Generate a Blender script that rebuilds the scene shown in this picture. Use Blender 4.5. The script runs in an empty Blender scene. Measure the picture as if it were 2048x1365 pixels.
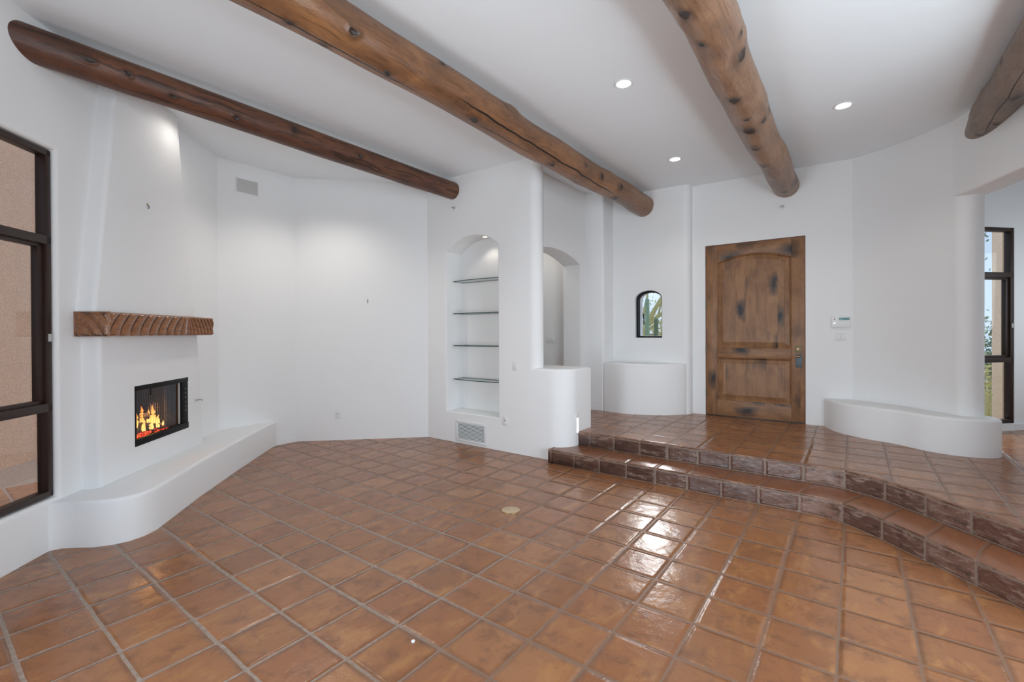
import bpy, bmesh, math, random
from mathutils import Vector, Matrix
S = 0.31                       # one floor tile with its joint, in metres; plan coordinates below are in tiles
sc = bpy.context.scene
col = sc.collection
R = math.radians
PI = math.pi
random.seed(7)

# ------------------------------------------------------------------ camera
F_PX, CAM_H, YAW, PITCH, ROLL, CY = 920.33, 4.9742, 0.639616, -0.0043633, 0.0044392, -13.955
cd = bpy.data.cameras.new('camera')
cam = bpy.data.objects.new('camera', cd); col.objects.link(cam)
cd.sensor_fit = 'HORIZONTAL'; cd.sensor_width = 36.0
cd.lens = F_PX / 2048 * 36.0
cd.shift_y = CY / 2048
cd.clip_start = 0.05; cd.clip_end = 400
cam.matrix_world = (Matrix.Translation((0, 0, CAM_H * S)) @ Matrix.Rotation(YAW, 4, 'Z')
                    @ Matrix.Rotation(PI / 2 + PITCH, 4, 'X') @ Matrix.Rotation(-ROLL, 4, 'Z'))
sc.camera = cam

# ------------------------------------------------------------------ view
sc.view_settings.view_transform = 'Standard'
sc.view_settings.look = 'None'
sc.view_settings.gamma = 1
sc.view_settings.exposure = 0.22
sc.view_settings.use_curve_mapping = False
try:
    sc.cycles.use_denoising = True
    sc.cycles.max_bounces = 8
    sc.cycles.diffuse_bounces = 5
    sc.cycles.glossy_bounces = 3
    sc.cycles.transmission_bounces = 4
    sc.cycles.transparent_max_bounces = 16
    sc.cycles.sample_clamp_indirect = 6
    sc.cycles.caustics_reflective = False
    sc.cycles.caustics_refractive = False
except Exception:
    pass

# ------------------------------------------------------------------ sky
w = bpy.data.worlds.new('sky'); sc.world = w
w.use_nodes = True
nt = w.node_tree; nt.nodes.clear()
wo = nt.nodes.new('ShaderNodeOutputWorld'); bg = nt.nodes.new('ShaderNodeBackground')
tcw = nt.nodes.new('ShaderNodeTexCoord'); sepw = nt.nodes.new('ShaderNodeSeparateXYZ')
nt.links.new(tcw.outputs['Generated'], sepw.inputs[0])
rw_ = nt.nodes.new('ShaderNodeValToRGB'); nt.links.new(sepw.outputs[2], rw_.inputs[0])
for k, (p, c) in zip([rw_.color_ramp.elements[0], rw_.color_ramp.elements[1], rw_.color_ramp.elements.new(.5)],
                     [(.0, (.66, .82, 1.0, 1)), (.22, (.42, .66, 1.0, 1)), (1, (.22, .46, 1.0, 1))]):
    k.position = p; k.color = c
sun_d = Vector((-.33, .82, .47)).normalized()            # hazy bright sky around the sun, beyond the entry
dtw = nt.nodes.new('ShaderNodeVectorMath'); dtw.operation = 'DOT_PRODUCT'; nt.links.new(tcw.outputs['Generated'], dtw.inputs[0]); dtw.inputs[1].default_value = sun_d
pw = nt.nodes.new('ShaderNodeMath'); pw.operation = 'POWER'; nt.links.new(dtw.outputs['Value'], pw.inputs[0]); pw.inputs[1].default_value = 60
mxw = nt.nodes.new('ShaderNodeMath'); mxw.operation = 'MAXIMUM'; nt.links.new(pw.outputs[0], mxw.inputs[0]); mxw.inputs[1].default_value = 0
clw = nt.nodes.new('ShaderNodeMath'); clw.operation = 'MULTIPLY'; nt.links.new(mxw.outputs[0], clw.inputs[0]); clw.inputs[1].default_value = 46
adw = nt.nodes.new('ShaderNodeMix'); adw.data_type = 'RGBA'; adw.blend_type = 'ADD'; adw.inputs[0].default_value = 1
nt.links.new(rw_.outputs[0], adw.inputs[6]); nt.links.new(clw.outputs[0], adw.inputs[7])
nt.links.new(adw.outputs[2], bg.inputs[0]); bg.inputs[1].default_value = 0.95
nt.links.new(bg.outputs[0], wo.inputs[0])

# ------------------------------------------------------------------ added fill lights standing in for daylight, behind and beside the camera
def area(name, loc, target, sx, sy, power, colr=(0.80, 0.915, 1.0)):
    l = bpy.data.lights.new(name, 'AREA'); l.shape = 'RECTANGLE'; l.size = sx; l.size_y = sy
    l.energy = power; l.color = colr
    o = bpy.data.objects.new(name, l); col.objects.link(o)
    o.location = Vector(loc) * S
    d = (Vector(target) - Vector(loc)).normalized()
    o.rotation_euler = d.to_track_quat('-Z', 'Y').to_euler()
    return o
area('fill_south', (1.6, -8.35, 4.4), (1.6, 10, 5.0), 9.6 * S, 7.6 * S, 14)  # fill at an opening invented in the unseen wall; likewise east and left
area('ceiling_fill_south', (1.6, -8.30, 1.4), (-.5, -2, 6.0), 9.4 * S, 2.2 * S, 14)  # aimed up to brighten the ceiling; there is no patio
area('fill_east', (6.85, 7.2, 5.4), (-10, 7.2, 5.6), 8.2 * S, 5.8 * S, 92)
area('ceiling_fill_east', (6.85, 7.2, 3.2), (-1, 9.0, 11.0), 8.2 * S, 1.6 * S, 36)  # second upward fill for the ceiling
area('fill_left', (-7.35, -5.0, 4.4), (3.3, 5.65, 4.8), 5.2 * S, 7.6 * S, 84)
area('ceiling_fill_left', (-7.3, -4.95, 1.4), (-4.2, -1.85, 6.0), 5.2 * S, 2.2 * S, 36)  # third upward fill, also added for the ceiling
area('fill_side_room', (8.7, 24.0, 5.5), (4, 24.5, 5.0), 5 * S, 6 * S, 14)  # fill added inside the side room, no window behind it

# ------------------------------------------------------------------ node helper
class G:
    def __init__(s, name):
        s.m = bpy.data.materials.new(name); s.m.use_nodes = True
        s.t = s.m.node_tree; s.t.nodes.clear()
        s.out = s.n('ShaderNodeOutputMaterial')
    def n(s, kind, **kw):
        x = s.t.nodes.new(kind)
        for k, v in kw.items(): setattr(x, k, v)
        return x
    def put(s, sock, v):
        if isinstance(v, bpy.types.NodeSocket): s.t.links.new(v, sock)
        elif v is not None:
            try: sock.default_value = v
            except Exception: sock.default_value = (*v, 1) if len(v) == 3 else v
    def m1(s, op, a, b=None, c=None, clamp=False):
        x = s.n('ShaderNodeMath', operation=op, use_clamp=clamp)
        for i, v in enumerate((a, b, c)):
            if v is not None: s.put(x.inputs[i], v)
        return x.outputs[0]
    def vm(s, op, a, b=None, scale=None):
        x = s.n('ShaderNodeVectorMath', operation=op)
        s.put(x.inputs[0], a)
        if b is not None: s.put(x.inputs[1], b)
        if scale is not None: s.put(x.inputs[3], scale)
        return x.outputs[0]
    def sep(s, v):
        x = s.n('ShaderNodeSeparateXYZ'); s.put(x.inputs[0], v); return x.outputs
    def comb(s, a, b, c):
        x = s.n('ShaderNodeCombineXYZ')
        for i, v in enumerate((a, b, c)): s.put(x.inputs[i], v)
        return x.outputs[0]
    def obj(s): return s.n('ShaderNodeTexCoord').outputs['Object']
    def uv(s): return s.n('ShaderNodeTexCoord').outputs['UV']
    def scale(s, v, k): return s.vm('MULTIPLY', v, k)
    def noise(s, v, sc_, det=2.0, rough=0.5, dist=0.0):
        x = s.n('ShaderNodeTexNoise'); s.put(x.inputs['Vector'], v)
        x.inputs['Scale'].default_value = sc_; x.inputs['Detail'].default_value = det
        x.inputs['Roughness'].default_value = rough; x.inputs['Distortion'].default_value = dist
        return x.outputs[0]
    def ramp(s, f, stops, interp='LINEAR'):
        x = s.n('ShaderNodeValToRGB'); s.put(x.inputs[0], f)
        e = x.color_ramp.elements; x.color_ramp.interpolation = interp
        while len(e) < len(stops): e.new(0.5)
        for k, (p, c) in zip(e, stops):
            k.position = p; k.color = (*c, 1) if len(c) == 3 else c
        return x.outputs[0]
    def step(s, f, a, b):
        x = s.n('ShaderNodeMapRange', interpolation_type='SMOOTHSTEP')
        s.put(x.inputs[0], f); s.put(x.inputs[1], a); s.put(x.inputs[2], b)
        x.inputs[3].default_value = 0; x.inputs[4].default_value = 1
        return x.outputs[0]
    def mix(s, f, a, b, mode='MIX'):
        x = s.n('ShaderNodeMix', data_type='RGBA', blend_type=mode)
        s.put(x.inputs[0], f); s.put(x.inputs[6], a); s.put(x.inputs[7], b)
        return x.outputs[2]
    def bump(s, h, strength=0.3, dist=0.01, normal=None):
        x = s.n('ShaderNodeBump'); x.inputs['Strength'].default_value = strength
        x.inputs['Distance'].default_value = dist; s.put(x.inputs['Height'], h)
        if normal is not None: s.put(x.inputs['Normal'], normal)
        return x.outputs[0]
    def pbr(s, base, rough=0.5, normal=None, metal=0.0, spec=0.5, coat=0.0, coat_rough=0.1, emit=None, estr=0.0):
        p = s.n('ShaderNodeBsdfPrincipled')
        s.put(p.inputs['Base Color'], base if isinstance(base, bpy.types.NodeSocket) else (*base, 1))
        s.put(p.inputs['Roughness'], rough); s.put(p.inputs['Metallic'], metal)
        s.put(p.inputs['Specular IOR Level'], spec)
        s.put(p.inputs['Coat Weight'], coat); s.put(p.inputs['Coat Roughness'], coat_rough)
        if normal is not None: s.put(p.inputs['Normal'], normal)
        if emit is not None:
            s.put(p.inputs['Emission Color'], emit if isinstance(emit, bpy.types.NodeSocket) else (*emit, 1))
            s.put(p.inputs['Emission Strength'], estr)
        s.t.links.new(p.outputs[0], s.out.inputs[0]); return p

M = {}
def flat(name, c, rough=0.5, metal=0.0, spec=0.5, bumpy=0.0, bscale=60.0, emit=None, estr=0.0):
    g = G(name); n = None
    o = g.obj()
    if bumpy: n = g.bump(g.noise(o, bscale, 3), bumpy, 0.004)
    v = g.noise(o, 14, 2)
    c2 = g.mix(g.m1('MULTIPLY', v, 0.12), c, tuple(x * 0.75 for x in c))
    g.pbr(c2, rough, n, metal, spec, emit=emit, estr=estr)
    M[name] = g.m
    return g.m

def plaster(name, c):
    g = G(name); o = g.obj()
    h = g.m1('ADD', g.m1('MULTIPLY', g.noise(o, 2.2, 3, 0.55), 1.0), g.m1('MULTIPLY', g.noise(o, 16, 3, 0.6), 0.12))
    g.pbr(c, 0.62, g.bump(h, 0.35, 0.02), spec=0.3)
    M[name] = g.m
plaster('plaster', (0.80, 0.80, 0.80))
plaster('ceiling_plaster', (0.83, 0.86, 0.88))

def stucco(name, c):
    g = G(name); o = g.obj()
    k = g.noise(o, 90, 3, 0.7)
    c1 = g.mix(g.step(k, 0.35, 0.7), tuple(x * 0.72 for x in c), tuple(min(1, x * 1.15) for x in c))
    g.pbr(c1, 0.9, g.bump(k, 0.6, 0.01), spec=0.1)
    M[name] = g.m
stucco('stucco', (0.50, 0.325, 0.225))
stucco('stucco_pale', (0.58, 0.44, 0.31))
stucco('gravel', (0.34, 0.25, 0.19))

def tile(name, use_uv):
    """hand-made clay tiles; the UV variant belongs to the steps: V 0..1 risers, 3.. nosings and treads"""
    g = G(name)
    o = g.obj()
    if use_uv:
        p = g.uv()
    else:
        p = g.vm('ADD', g.scale(o, (1 / S, 1 / S, 0)), (9.2085, 3.9171, 0))
    wob = g.n('ShaderNodeTexNoise'); g.put(wob.inputs['Vector'], p); wob.inputs['Scale'].default_value = 2.3; wob.inputs['Detail'].default_value = 3
    p2 = g.vm('ADD', p, g.vm('MULTIPLY', g.vm('SUBTRACT', wob.outputs['Color'], (.5, .5, .5)), (.03, .03, 0)))
    x, y, _ = g.sep(p2)
    ix, iy = g.m1('FLOOR', x), g.m1('FLOOR', y)
    wn = g.n('ShaderNodeTexWhiteNoise', noise_dimensions='3D'); g.put(wn.inputs['Vector'], g.comb(ix, iy, 3.7))
    r1, r2, r3 = g.sep(wn.outputs['Color'])
    wn2 = g.n('ShaderNodeTexWhiteNoise', noise_dimensions='3D'); g.put(wn2.inputs['Vector'], g.comb(ix, iy, 11.3))
    q1, q2, q3 = g.sep(wn2.outputs['Color'])
    fx = g.m1('SUBTRACT', g.m1('SUBTRACT', x, ix), 0.5); fy = g.m1('SUBTRACT', g.m1('SUBTRACT', y, iy), 0.5)
    jx = g.m1('ADD', fx, g.m1('MULTIPLY', g.m1('SUBTRACT', q1, .5), .012)); jy = g.m1('ADD', fy, g.m1('MULTIPLY', g.m1('SUBTRACT', q2, .5), .012))
    hx, hy = (0.483, 0.476) if not use_uv else (0.476, 0.455)
    rc = 0.035
    ax = g.m1('SUBTRACT', g.m1('ABSOLUTE', jx), hx - rc); ay = g.m1('SUBTRACT', g.m1('ABSOLUTE', jy), hy - rc)
    ox, oy = g.m1('MAXIMUM', ax, 0), g.m1('MAXIMUM', ay, 0)
    ln = g.m1('SQRT', g.m1('ADD', g.m1('MULTIPLY', ox, ox), g.m1('MULTIPLY', oy, oy)))
    d = g.m1('SUBTRACT', g.m1('ADD', ln, g.m1('MINIMUM', g.m1('MAXIMUM', ax, ay), 0)), rc)
    rag = g.m1('MULTIPLY', g.m1('SUBTRACT', g.noise(p, 24, 3), .5), .014)
    d = g.m1('ADD', d, rag)
    inside = g.step(d, 0.004, -0.009)
    off = g.comb(g.m1('MULTIPLY', r1, 37), g.m1('MULTIPLY', r2, 53), g.m1('MULTIPLY', r3, 19))
    pl = g.vm('ADD', p, off)
    cl = g.noise(g.vm('MULTIPLY', pl, (2.0, 0.8, 1)), 1.3, 6, 0.62, 0.7)
    cl2 = g.noise(pl, 2.6, 6, 0.68, .4)
    sp = g.noise(pl, 30, 3, .7)
    base = g.ramp(r3, [(0, (.245, .103, .046)), (.35, (.295, .122, .050)), (.7, (.275, .108, .047)), (1, (.345, .152, .064))])
    base = g.mix(g.step(cl, .48, .74), base, (.385, .175, .066))
    base = g.mix(g.m1('MULTIPLY', g.step(cl2, .47, .72), .62), base, (.130, .056, .032))
    base = g.mix(g.m1('MULTIPLY', g.step(d, -.11, 0), g.m1('MULTIPLY', q3, .55)), base, (.13, .056, .028))
    base = g.mix(g.m1('MULTIPLY', g.step(sp, .56, .70), .22), base, (.10, .045, .025))
    gn = g.noise(p, 9, 3)
    grout = g.ramp(gn, [(.3, (.22, .155, .115)), (.7, (.36, .285, .235))])
    gx = g.m1('ADD', g.m1('MULTIPLY', g.noise(p, .25, 2), 6), g.sep(p)[0])      # sealed, browner joints towards the entry
    grout = g.mix(g.m1('MAXIMUM', g.step(gx, 4.5, 9.5), g.step(g.sep(p)[1], 11.5, 14.5)), grout, (.215, .120, .075))
    if use_uv:
        v = g.sep(p)[1]
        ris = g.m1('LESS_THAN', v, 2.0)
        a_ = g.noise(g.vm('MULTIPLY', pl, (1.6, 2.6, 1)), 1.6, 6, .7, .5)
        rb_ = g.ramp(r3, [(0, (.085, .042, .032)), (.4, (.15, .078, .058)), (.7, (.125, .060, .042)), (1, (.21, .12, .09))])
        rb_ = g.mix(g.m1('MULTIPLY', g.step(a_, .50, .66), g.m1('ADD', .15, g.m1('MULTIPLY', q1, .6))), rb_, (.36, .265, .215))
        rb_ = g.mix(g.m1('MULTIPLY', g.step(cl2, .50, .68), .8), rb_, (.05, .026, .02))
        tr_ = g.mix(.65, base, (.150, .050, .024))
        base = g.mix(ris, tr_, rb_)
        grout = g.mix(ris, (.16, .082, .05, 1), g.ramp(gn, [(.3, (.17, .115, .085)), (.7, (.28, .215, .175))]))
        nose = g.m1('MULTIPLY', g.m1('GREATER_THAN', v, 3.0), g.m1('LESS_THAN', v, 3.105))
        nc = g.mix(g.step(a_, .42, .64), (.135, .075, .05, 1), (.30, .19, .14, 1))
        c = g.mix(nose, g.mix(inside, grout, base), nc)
    else:
        c = g.mix(inside, grout, base)
    pil = g.step(d, 0.012, -0.07)
    tilt = g.m1('ADD', g.m1('MULTIPLY', g.m1('SUBTRACT', r1, .5), fx), g.m1('MULTIPLY', g.m1('SUBTRACT', r2, .5), fy))
    wav = g.noise(pl, 1.5, 2, .5)
    mid = g.noise(pl, 5, 3, .6)
    fine = g.noise(pl, 22, 3, .6)
    h = g.m1('ADD', g.m1('ADD', g.m1('MULTIPLY', pil, .0042), g.m1('MULTIPLY', tilt, .0055)),
             g.m1('ADD', g.m1('MULTIPLY', wav, .0065), g.m1('ADD', g.m1('MULTIPLY', mid, .0020), g.m1('MULTIPLY', fine, .0007))))
    nrm = g.bump(h, 1.0, 1.0)
    ro = g.m1('ADD', g.m1('MULTIPLY', g.m1('SUBTRACT', 1.0, inside), .22), g.m1('ADD', .14, g.m1('MULTIPLY', cl2, .14)))
    g.pbr(c, ro, nrm, spec=0.50)
    M[name] = g.m
tile('saltillo', False)
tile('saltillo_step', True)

def logwood(name, cols, streak, gloss, seed, knots, cracks=()):
    """round peeled log, grain along object Y; knots = (x, y, z, radius), cracks = (angle, slope, y0, y1, width) in metres and radians"""
    g = G(name); o = g.obj()
    v = g.vm('ADD', o, (seed, seed * 1.7, seed * .3))
    wr_ = g.scale(g.vm('SUBTRACT', wnoise(g, v, 2.2), (.5, .5, .5)), (.10, .3, .10))
    vw = g.vm('ADD', v, wr_)
    st = g.noise(g.scale(vw, (11, .55, 11)), 2.4, 7, .66, .4)
    st2 = g.noise(g.scale(vw, (34, 1.5, 34)), 2.4, 5, .65, .2)
    cl = g.noise(g.scale(v, (2.6, 1.2, 2.6)), 1.7, 5, .62, .5)
    c = g.ramp(g.m1('ADD', g.m1('MULTIPLY', cl, .60), g.m1('MULTIPLY', st, .40)), [(.32, cols[0]), (.46, cols[1]), (.57, cols[2]), (.70, cols[3])])
    c = g.mix(g.m1('MULTIPLY', g.step(st, .50, .62), streak), c, tuple(x * .25 for x in cols[1]))
    c = g.mix(g.m1('MULTIPLY', g.step(st2, .54, .68), .50), c, tuple(x * .30 for x in cols[1]))
    c = g.mix(g.m1('MULTIPLY', g.step(cl, .60, .74), .5), c, tuple(x * .45 for x in cols[0]))
    kw_ = g.scale(g.vm('SUBTRACT', wnoise(g, v, 9), (.5, .5, .5)), (.06, .10, .06))
    ok = g.vm('ADD', o, kw_)
    kd = None
    for (kx, ky, kz, kr) in knots:
        dv = g.n('ShaderNodeVectorMath', operation='LENGTH')
        g.put(dv.inputs[0], g.scale(g.vm('SUBTRACT', ok, (kx, ky, kz)), (1 / kr, .75 / kr, 1 / kr)))
        kd = dv.outputs['Value'] if kd is None else g.m1('MINIMUM', kd, dv.outputs['Value'])
    ringy = g.m1('ADD', kd, g.m1('MULTIPLY', st2, 1.2))
    c = g.mix(g.m1('MULTIPLY', g.step(ringy, 3.0, 1.2), .62), c, tuple(x * .32 for x in cols[1]))
    c = g.mix(g.m1('MULTIPLY', g.step(kd, 1.05, .55), .92), c, (.022, .014, .011))
    h = g.m1('ADD', g.m1('MULTIPLY', st, .004), g.m1('ADD', g.m1('MULTIPLY', cl, .010), g.m1('MULTIPLY', g.step(kd, 2.0, .8), .006)))
    h = g.m1('SUBTRACT', h, g.m1('MULTIPLY', g.step(kd, .9, .3), .008))
    x, y, z = g.sep(o)
    for (a0, sl_, y0, y1, wd_) in cracks:
        ang = g.m1('ARCTAN2', x, g.m1('MULTIPLY', z, -1))
        wv = g.m1('MULTIPLY', g.m1('SUBTRACT', g.noise(g.comb(a0, y, 0), 1.5, 5, .6), .5), .5)
        dd = g.m1('ABSOLUTE', g.m1('SUBTRACT', g.m1('ADD', ang, wv), g.m1('ADD', a0, g.m1('MULTIPLY', g.m1('SUBTRACT', y, y0), sl_))))
        wid = g.m1('MULTIPLY', g.m1('MULTIPLY', g.step(y, y0, y0 + .5), g.step(y, y1, y1 - .4)), wd_)
        ck = g.m1('MULTIPLY', g.step(dd, wid, g.m1('MULTIPLY', wid, .5)), g.m1('GREATER_THAN', wid, .004))
        c = g.mix(ck, c, (.012, .008, .006))
        h = g.m1('SUBTRACT', h, g.m1('MULTIPLY', ck, .012))
    g.pbr(c, g.m1('ADD', gloss, g.m1('MULTIPLY', st2, .2)), g.bump(h, .8, 1.0), spec=.5)
    M[name] = g.m
def wnoise(g, v, s_):
    x = g.n('ShaderNodeTexNoise'); g.put(x.inputs['Vector'], v); x.inputs['Scale'].default_value = s_; x.inputs['Detail'].default_value = 2
    return x.outputs['Color']
logwood('log_dark', [(.045, .018, .012), (.105, .040, .022), (.165, .062, .028), (.30, .115, .045)], .85, .36, 3.1,
        [(.119, .464, -.012, .025), (.099, .99, -.066, .02), (.119, 1.987, .011, .034), (.117, .71, -.023, .02), (.101, 1.454, -.064, .02), (.117, 2.732, -.021, .026)])
logwood('log_orange', [(.10, .048, .026), (.205, .092, .042), (.30, .138, .058), (.41, .215, .105)], .5, .24, 8.4,
        [(.134, 4.281, -.075, .025), (.134, 5.037, .075, .022), (.033, 4.601, -.15, .031), (.051, 5.485, -.145, .034), (.033, 6.752, -.15, .038), (.148, 7.746, -.04, .04),
         (.151, 8.263, -.026, .045), (.153, 7.332, -.014, .029), (.027, 8.335, -.151, .042), (.02, 3.936, -.152, .023), (-.042, 4.156, -.148, .028), (.147, 5.788, .046, .026)],
        cracks=[(.90, -.108, 5.1, 8.3, .060), (.04, 0, 3.5, 5.1, .05), (.20, .02, 5.3, 6.4, .035)])
logwood('log_knotty', [(.12, .066, .042), (.235, .125, .072), (.31, .168, .095), (.39, .235, .15)], .40, .25, 14.2,
        [(-.026, 5.214, -.15, .036), (.146, 5.775, -.044, .025), (.13, 5.959, -.079, .050), (-.021, 5.562, -.15, .025), (-.013, 6.464, -.151, .046), (-.023, 7.132, -.15, .060),
         (.114, 7.08, -.1, .036), (-.046, 7.61, -.145, .046), (-.056, 8.177, -.141, .04), (.152, 7.082, .001, .036), (.141, 9.276, -.055, .07), (.018, 9.325, -.151, .045), (.007, 6.858, -.152, .025), (.15, 8.266, .048, .04)])
logwood('log_grey', [(.10, .070, .052), (.19, .128, .092), (.255, .172, .122), (.32, .225, .165)], .4, .30, 21.7,
        [(-.149, 7.75, .064, .043), (-.143, 8.7, .062, .04), (-.086, 8.562, -.119, .023), (-.009, 7.762, -.147, .043), (-.017, 8.307, -.146, .026), (-.145, 7.377, .025, .022)],
        cracks=[(-.45, .0, 7.0, 8.7, .03)])

def alder(name, axis, boards):
    """knotty stained alder; grain along the axis ('X' or 'Z')"""
    g = G(name); o = g.obj(); x, y, z = g.sep(o)
    al, ac = (z, x) if axis == 'Z' else (x, z)
    bi = g.m1('FLOOR', g.m1('DIVIDE', ac, boards))
    wn = g.n('ShaderNodeTexWhiteNoise', noise_dimensions='2D'); g.put(wn.inputs['Vector'], g.comb(bi, 4.4, 0))
    r1, r2, r3 = g.sep(wn.outputs['Color'])
    v = g.comb(ac, g.m1('ADD', al, g.m1('MULTIPLY', r1, 9.0)), y)
    gr = g.noise(g.scale(v, (22, 1.3, 22)), 2.0, 5, .62, .7)
    cl = g.noise(g.scale(v, (3.2, 1.5, 3)), 1.7, 4, .6, .4)
    c = g.ramp(g.m1('ADD', g.m1('MULTIPLY', cl, .55), g.m1('MULTIPLY', gr, .45)), [(.30, (.085, .038, .018)), (.44, (.225, .104, .044)), (.56, (.34, .168, .074)), (.72, (.46, .26, .135))])
    c = g.mix(g.m1('MULTIPLY', g.step(gr, .52, .66), .5), c, (.085, .042, .022))
    c = g.mix(g.m1('MULTIPLY', r2, .40), c, (.17, .088, .045))
    c = g.mix(g.m1('MULTIPLY', g.step(g.m1('ABSOLUTE', g.m1('SUBTRACT', g.m1('FRACT', g.m1('DIVIDE', ac, boards)), .5)), .488, .499), .6), c, (.05, .026, .014))
    vo = g.n('ShaderNodeTexVoronoi', feature='F1')
    g.put(vo.inputs['Vector'], g.vm('ADD', g.scale(v, (4.6, 2.7, 4)), g.scale(g.vm('SUBTRACT', wnoise(g, v, 7), (.5, .5, .5)), (.5, .6, .5))))
    vo.inputs['Scale'].default_value = 1.0
    sel = g.sep(vo.outputs['Color'])[0]
    kd = g.m1('ADD', vo.outputs['Distance'], g.m1('MULTIPLY', g.m1('GREATER_THAN', sel, .55), 5))
    c = g.mix(g.m1('MULTIPLY', g.step(g.m1('ADD', kd, g.m1('MULTIPLY', gr, .22)), .66, .22), .88), c, (.055, .034, .026))
    c = g.mix(g.m1('MULTIPLY', g.step(kd, .20, .08), .95), c, (.010, .009, .012))
    g.pbr(c, g.m1('ADD', .34, g.m1('MULTIPLY', gr, .15)), g.bump(g.m1('ADD', gr, g.m1('MULTIPLY', cl, .6)), .25, .004), spec=.4)
    M[name] = g.m
alder('alder_upright', 'Z', .130)
alder('alder_cross', 'X', .5)

g = G('carved_wood'); o = g.obj()
n1 = g.noise(g.scale(o, (3, 20, 20)), 2.0, 4, .6)
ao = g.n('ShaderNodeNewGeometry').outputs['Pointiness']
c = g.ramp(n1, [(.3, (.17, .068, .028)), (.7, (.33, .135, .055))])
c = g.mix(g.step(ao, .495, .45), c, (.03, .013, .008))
g.pbr(c, .24, g.bump(n1, .15, .003), spec=.6); M['carved_wood'] = g.m

flat('bronze_frame', (.032, .017, .013), .42, .0, .3)
flat('black_frame', (.006, .005, .005), .5, 0, .2)
flat('black_metal', (.006, .006, .007), .55, 0, .2)
flat('dark_steel', (.05, .045, .042), .4, .6)
flat('firebrick', (.035, .030, .028), .9, bumpy=.4, bscale=30)
flat('white_plastic', (.78, .78, .77), .35)
flat('white_metal', (.74, .75, .75), .4)
flat('slot_dark', (.10, .10, .10), .6)
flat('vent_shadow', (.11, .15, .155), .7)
flat('vent_cover', (.52, .51, .50), .6)
flat('brass', (.62, .42, .20), .32, 1.0, bumpy=.2, bscale=120)
flat('floor_plate', (.56, .42, .27), .40, .25, bumpy=.35, bscale=160)
flat('chrome', (.55, .55, .54), .25, 1.0)
flat('bronze_lever', (.60, .36, .20), .30, 1.0)
flat('patina_plate', (.10, .125, .14), .5, .5, bumpy=.4, bscale=90)
flat('hinge_metal', (.16, .13, .08), .4, .8)
flat('lcd', (.10, .24, .25), .2)
flat('char_log', (.045, .034, .028), .9, bumpy=.9, bscale=35)
flat('cactus', (.20, .32, .215), .6, bumpy=.3, bscale=50)
flat('cactus_dark', (.10, .16, .09), .6, bumpy=.3, bscale=50)
flat('bark_green', (.50, .48, .22), .7, bumpy=.5)
flat('desert_leaf', (.62, .60, .24), .7)
flat('sage_leaf', (.22, .30, .15), .7)
flat('rust_post', (.16, .075, .05), .7)
flat('lens_glow', (1, 1, 1), .4, emit=(1.0, .93, .82), estr=14)
flat('lens_soft', (1, 1, 1), .4, emit=(1.0, .95, .86), estr=5)
flat('step_glow', (1, 1, 1), .4, emit=(1.0, .97, .92), estr=2.4)
flat('led_white', (1, 1, 1), .4, emit=(1, 1, 1), estr=1.5)

def glass(name, tint, gl=0.10):
    g = G(name)
    tr = g.n('ShaderNodeBsdfTransparent'); tr.inputs[0].default_value = (*tint, 1)
    gs = g.n('ShaderNodeBsdfGlossy'); gs.inputs['Roughness'].default_value = .02
    ge = g.n('ShaderNodeNewGeometry')
    dt = g.n('ShaderNodeVectorMath', operation='DOT_PRODUCT'); g.put(dt.inputs[0], ge.outputs['Incoming']); g.put(dt.inputs[1], ge.outputs['Normal'])
    fr = g.m1('ADD', .04, g.m1('MULTIPLY', g.m1('POWER', g.m1('SUBTRACT', 1, g.m1('ABSOLUTE', dt.outputs['Value'])), 5), .8))
    mx = g.n('ShaderNodeMixShader'); g.put(mx.inputs[0], g.m1('MULTIPLY', fr, gl / .1))
    g.t.links.new(tr.outputs[0], mx.inputs[1]); g.t.links.new(gs.outputs[0], mx.inputs[2])
    g.t.links.new(mx.outputs[0], g.out.inputs[0]); M[name] = g.m
glass('pane_glass', (.94, .95, .95))
glass('shelf_glass', (.93, .965, .955), .07)
flat('glass_edge', (.010, .055, .050), .15)

def screen(name, alpha):
    g = G(name); o = g.obj()
    tr = g.n('ShaderNodeBsdfTransparent')
    di = g.n('ShaderNodeBsdfPrincipled'); di.inputs['Base Color'].default_value = (.10, .10, .11, 1); di.inputs['Roughness'].default_value = .35
    di.inputs['Metallic'].default_value = .5
    x, y, z = g.sep(o)
    ck = g.m1('ADD', g.m1('SINE', g.m1('MULTIPLY', x, 1500)), g.m1('SINE', g.m1('MULTIPLY', z, 1500)))
    mx = g.n('ShaderNodeMixShader'); g.put(mx.inputs[0], g.m1('ADD', alpha, g.m1('MULTIPLY', ck, .015)))
    g.t.links.new(tr.outputs[0], mx.inputs[1]); g.t.links.new(di.outputs[0], mx.inputs[2])
    g.t.links.new(mx.outputs[0], g.out.inputs[0]); M[name] = g.m
screen('mesh_thin', .22); screen('mesh_bunched', .62)

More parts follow.
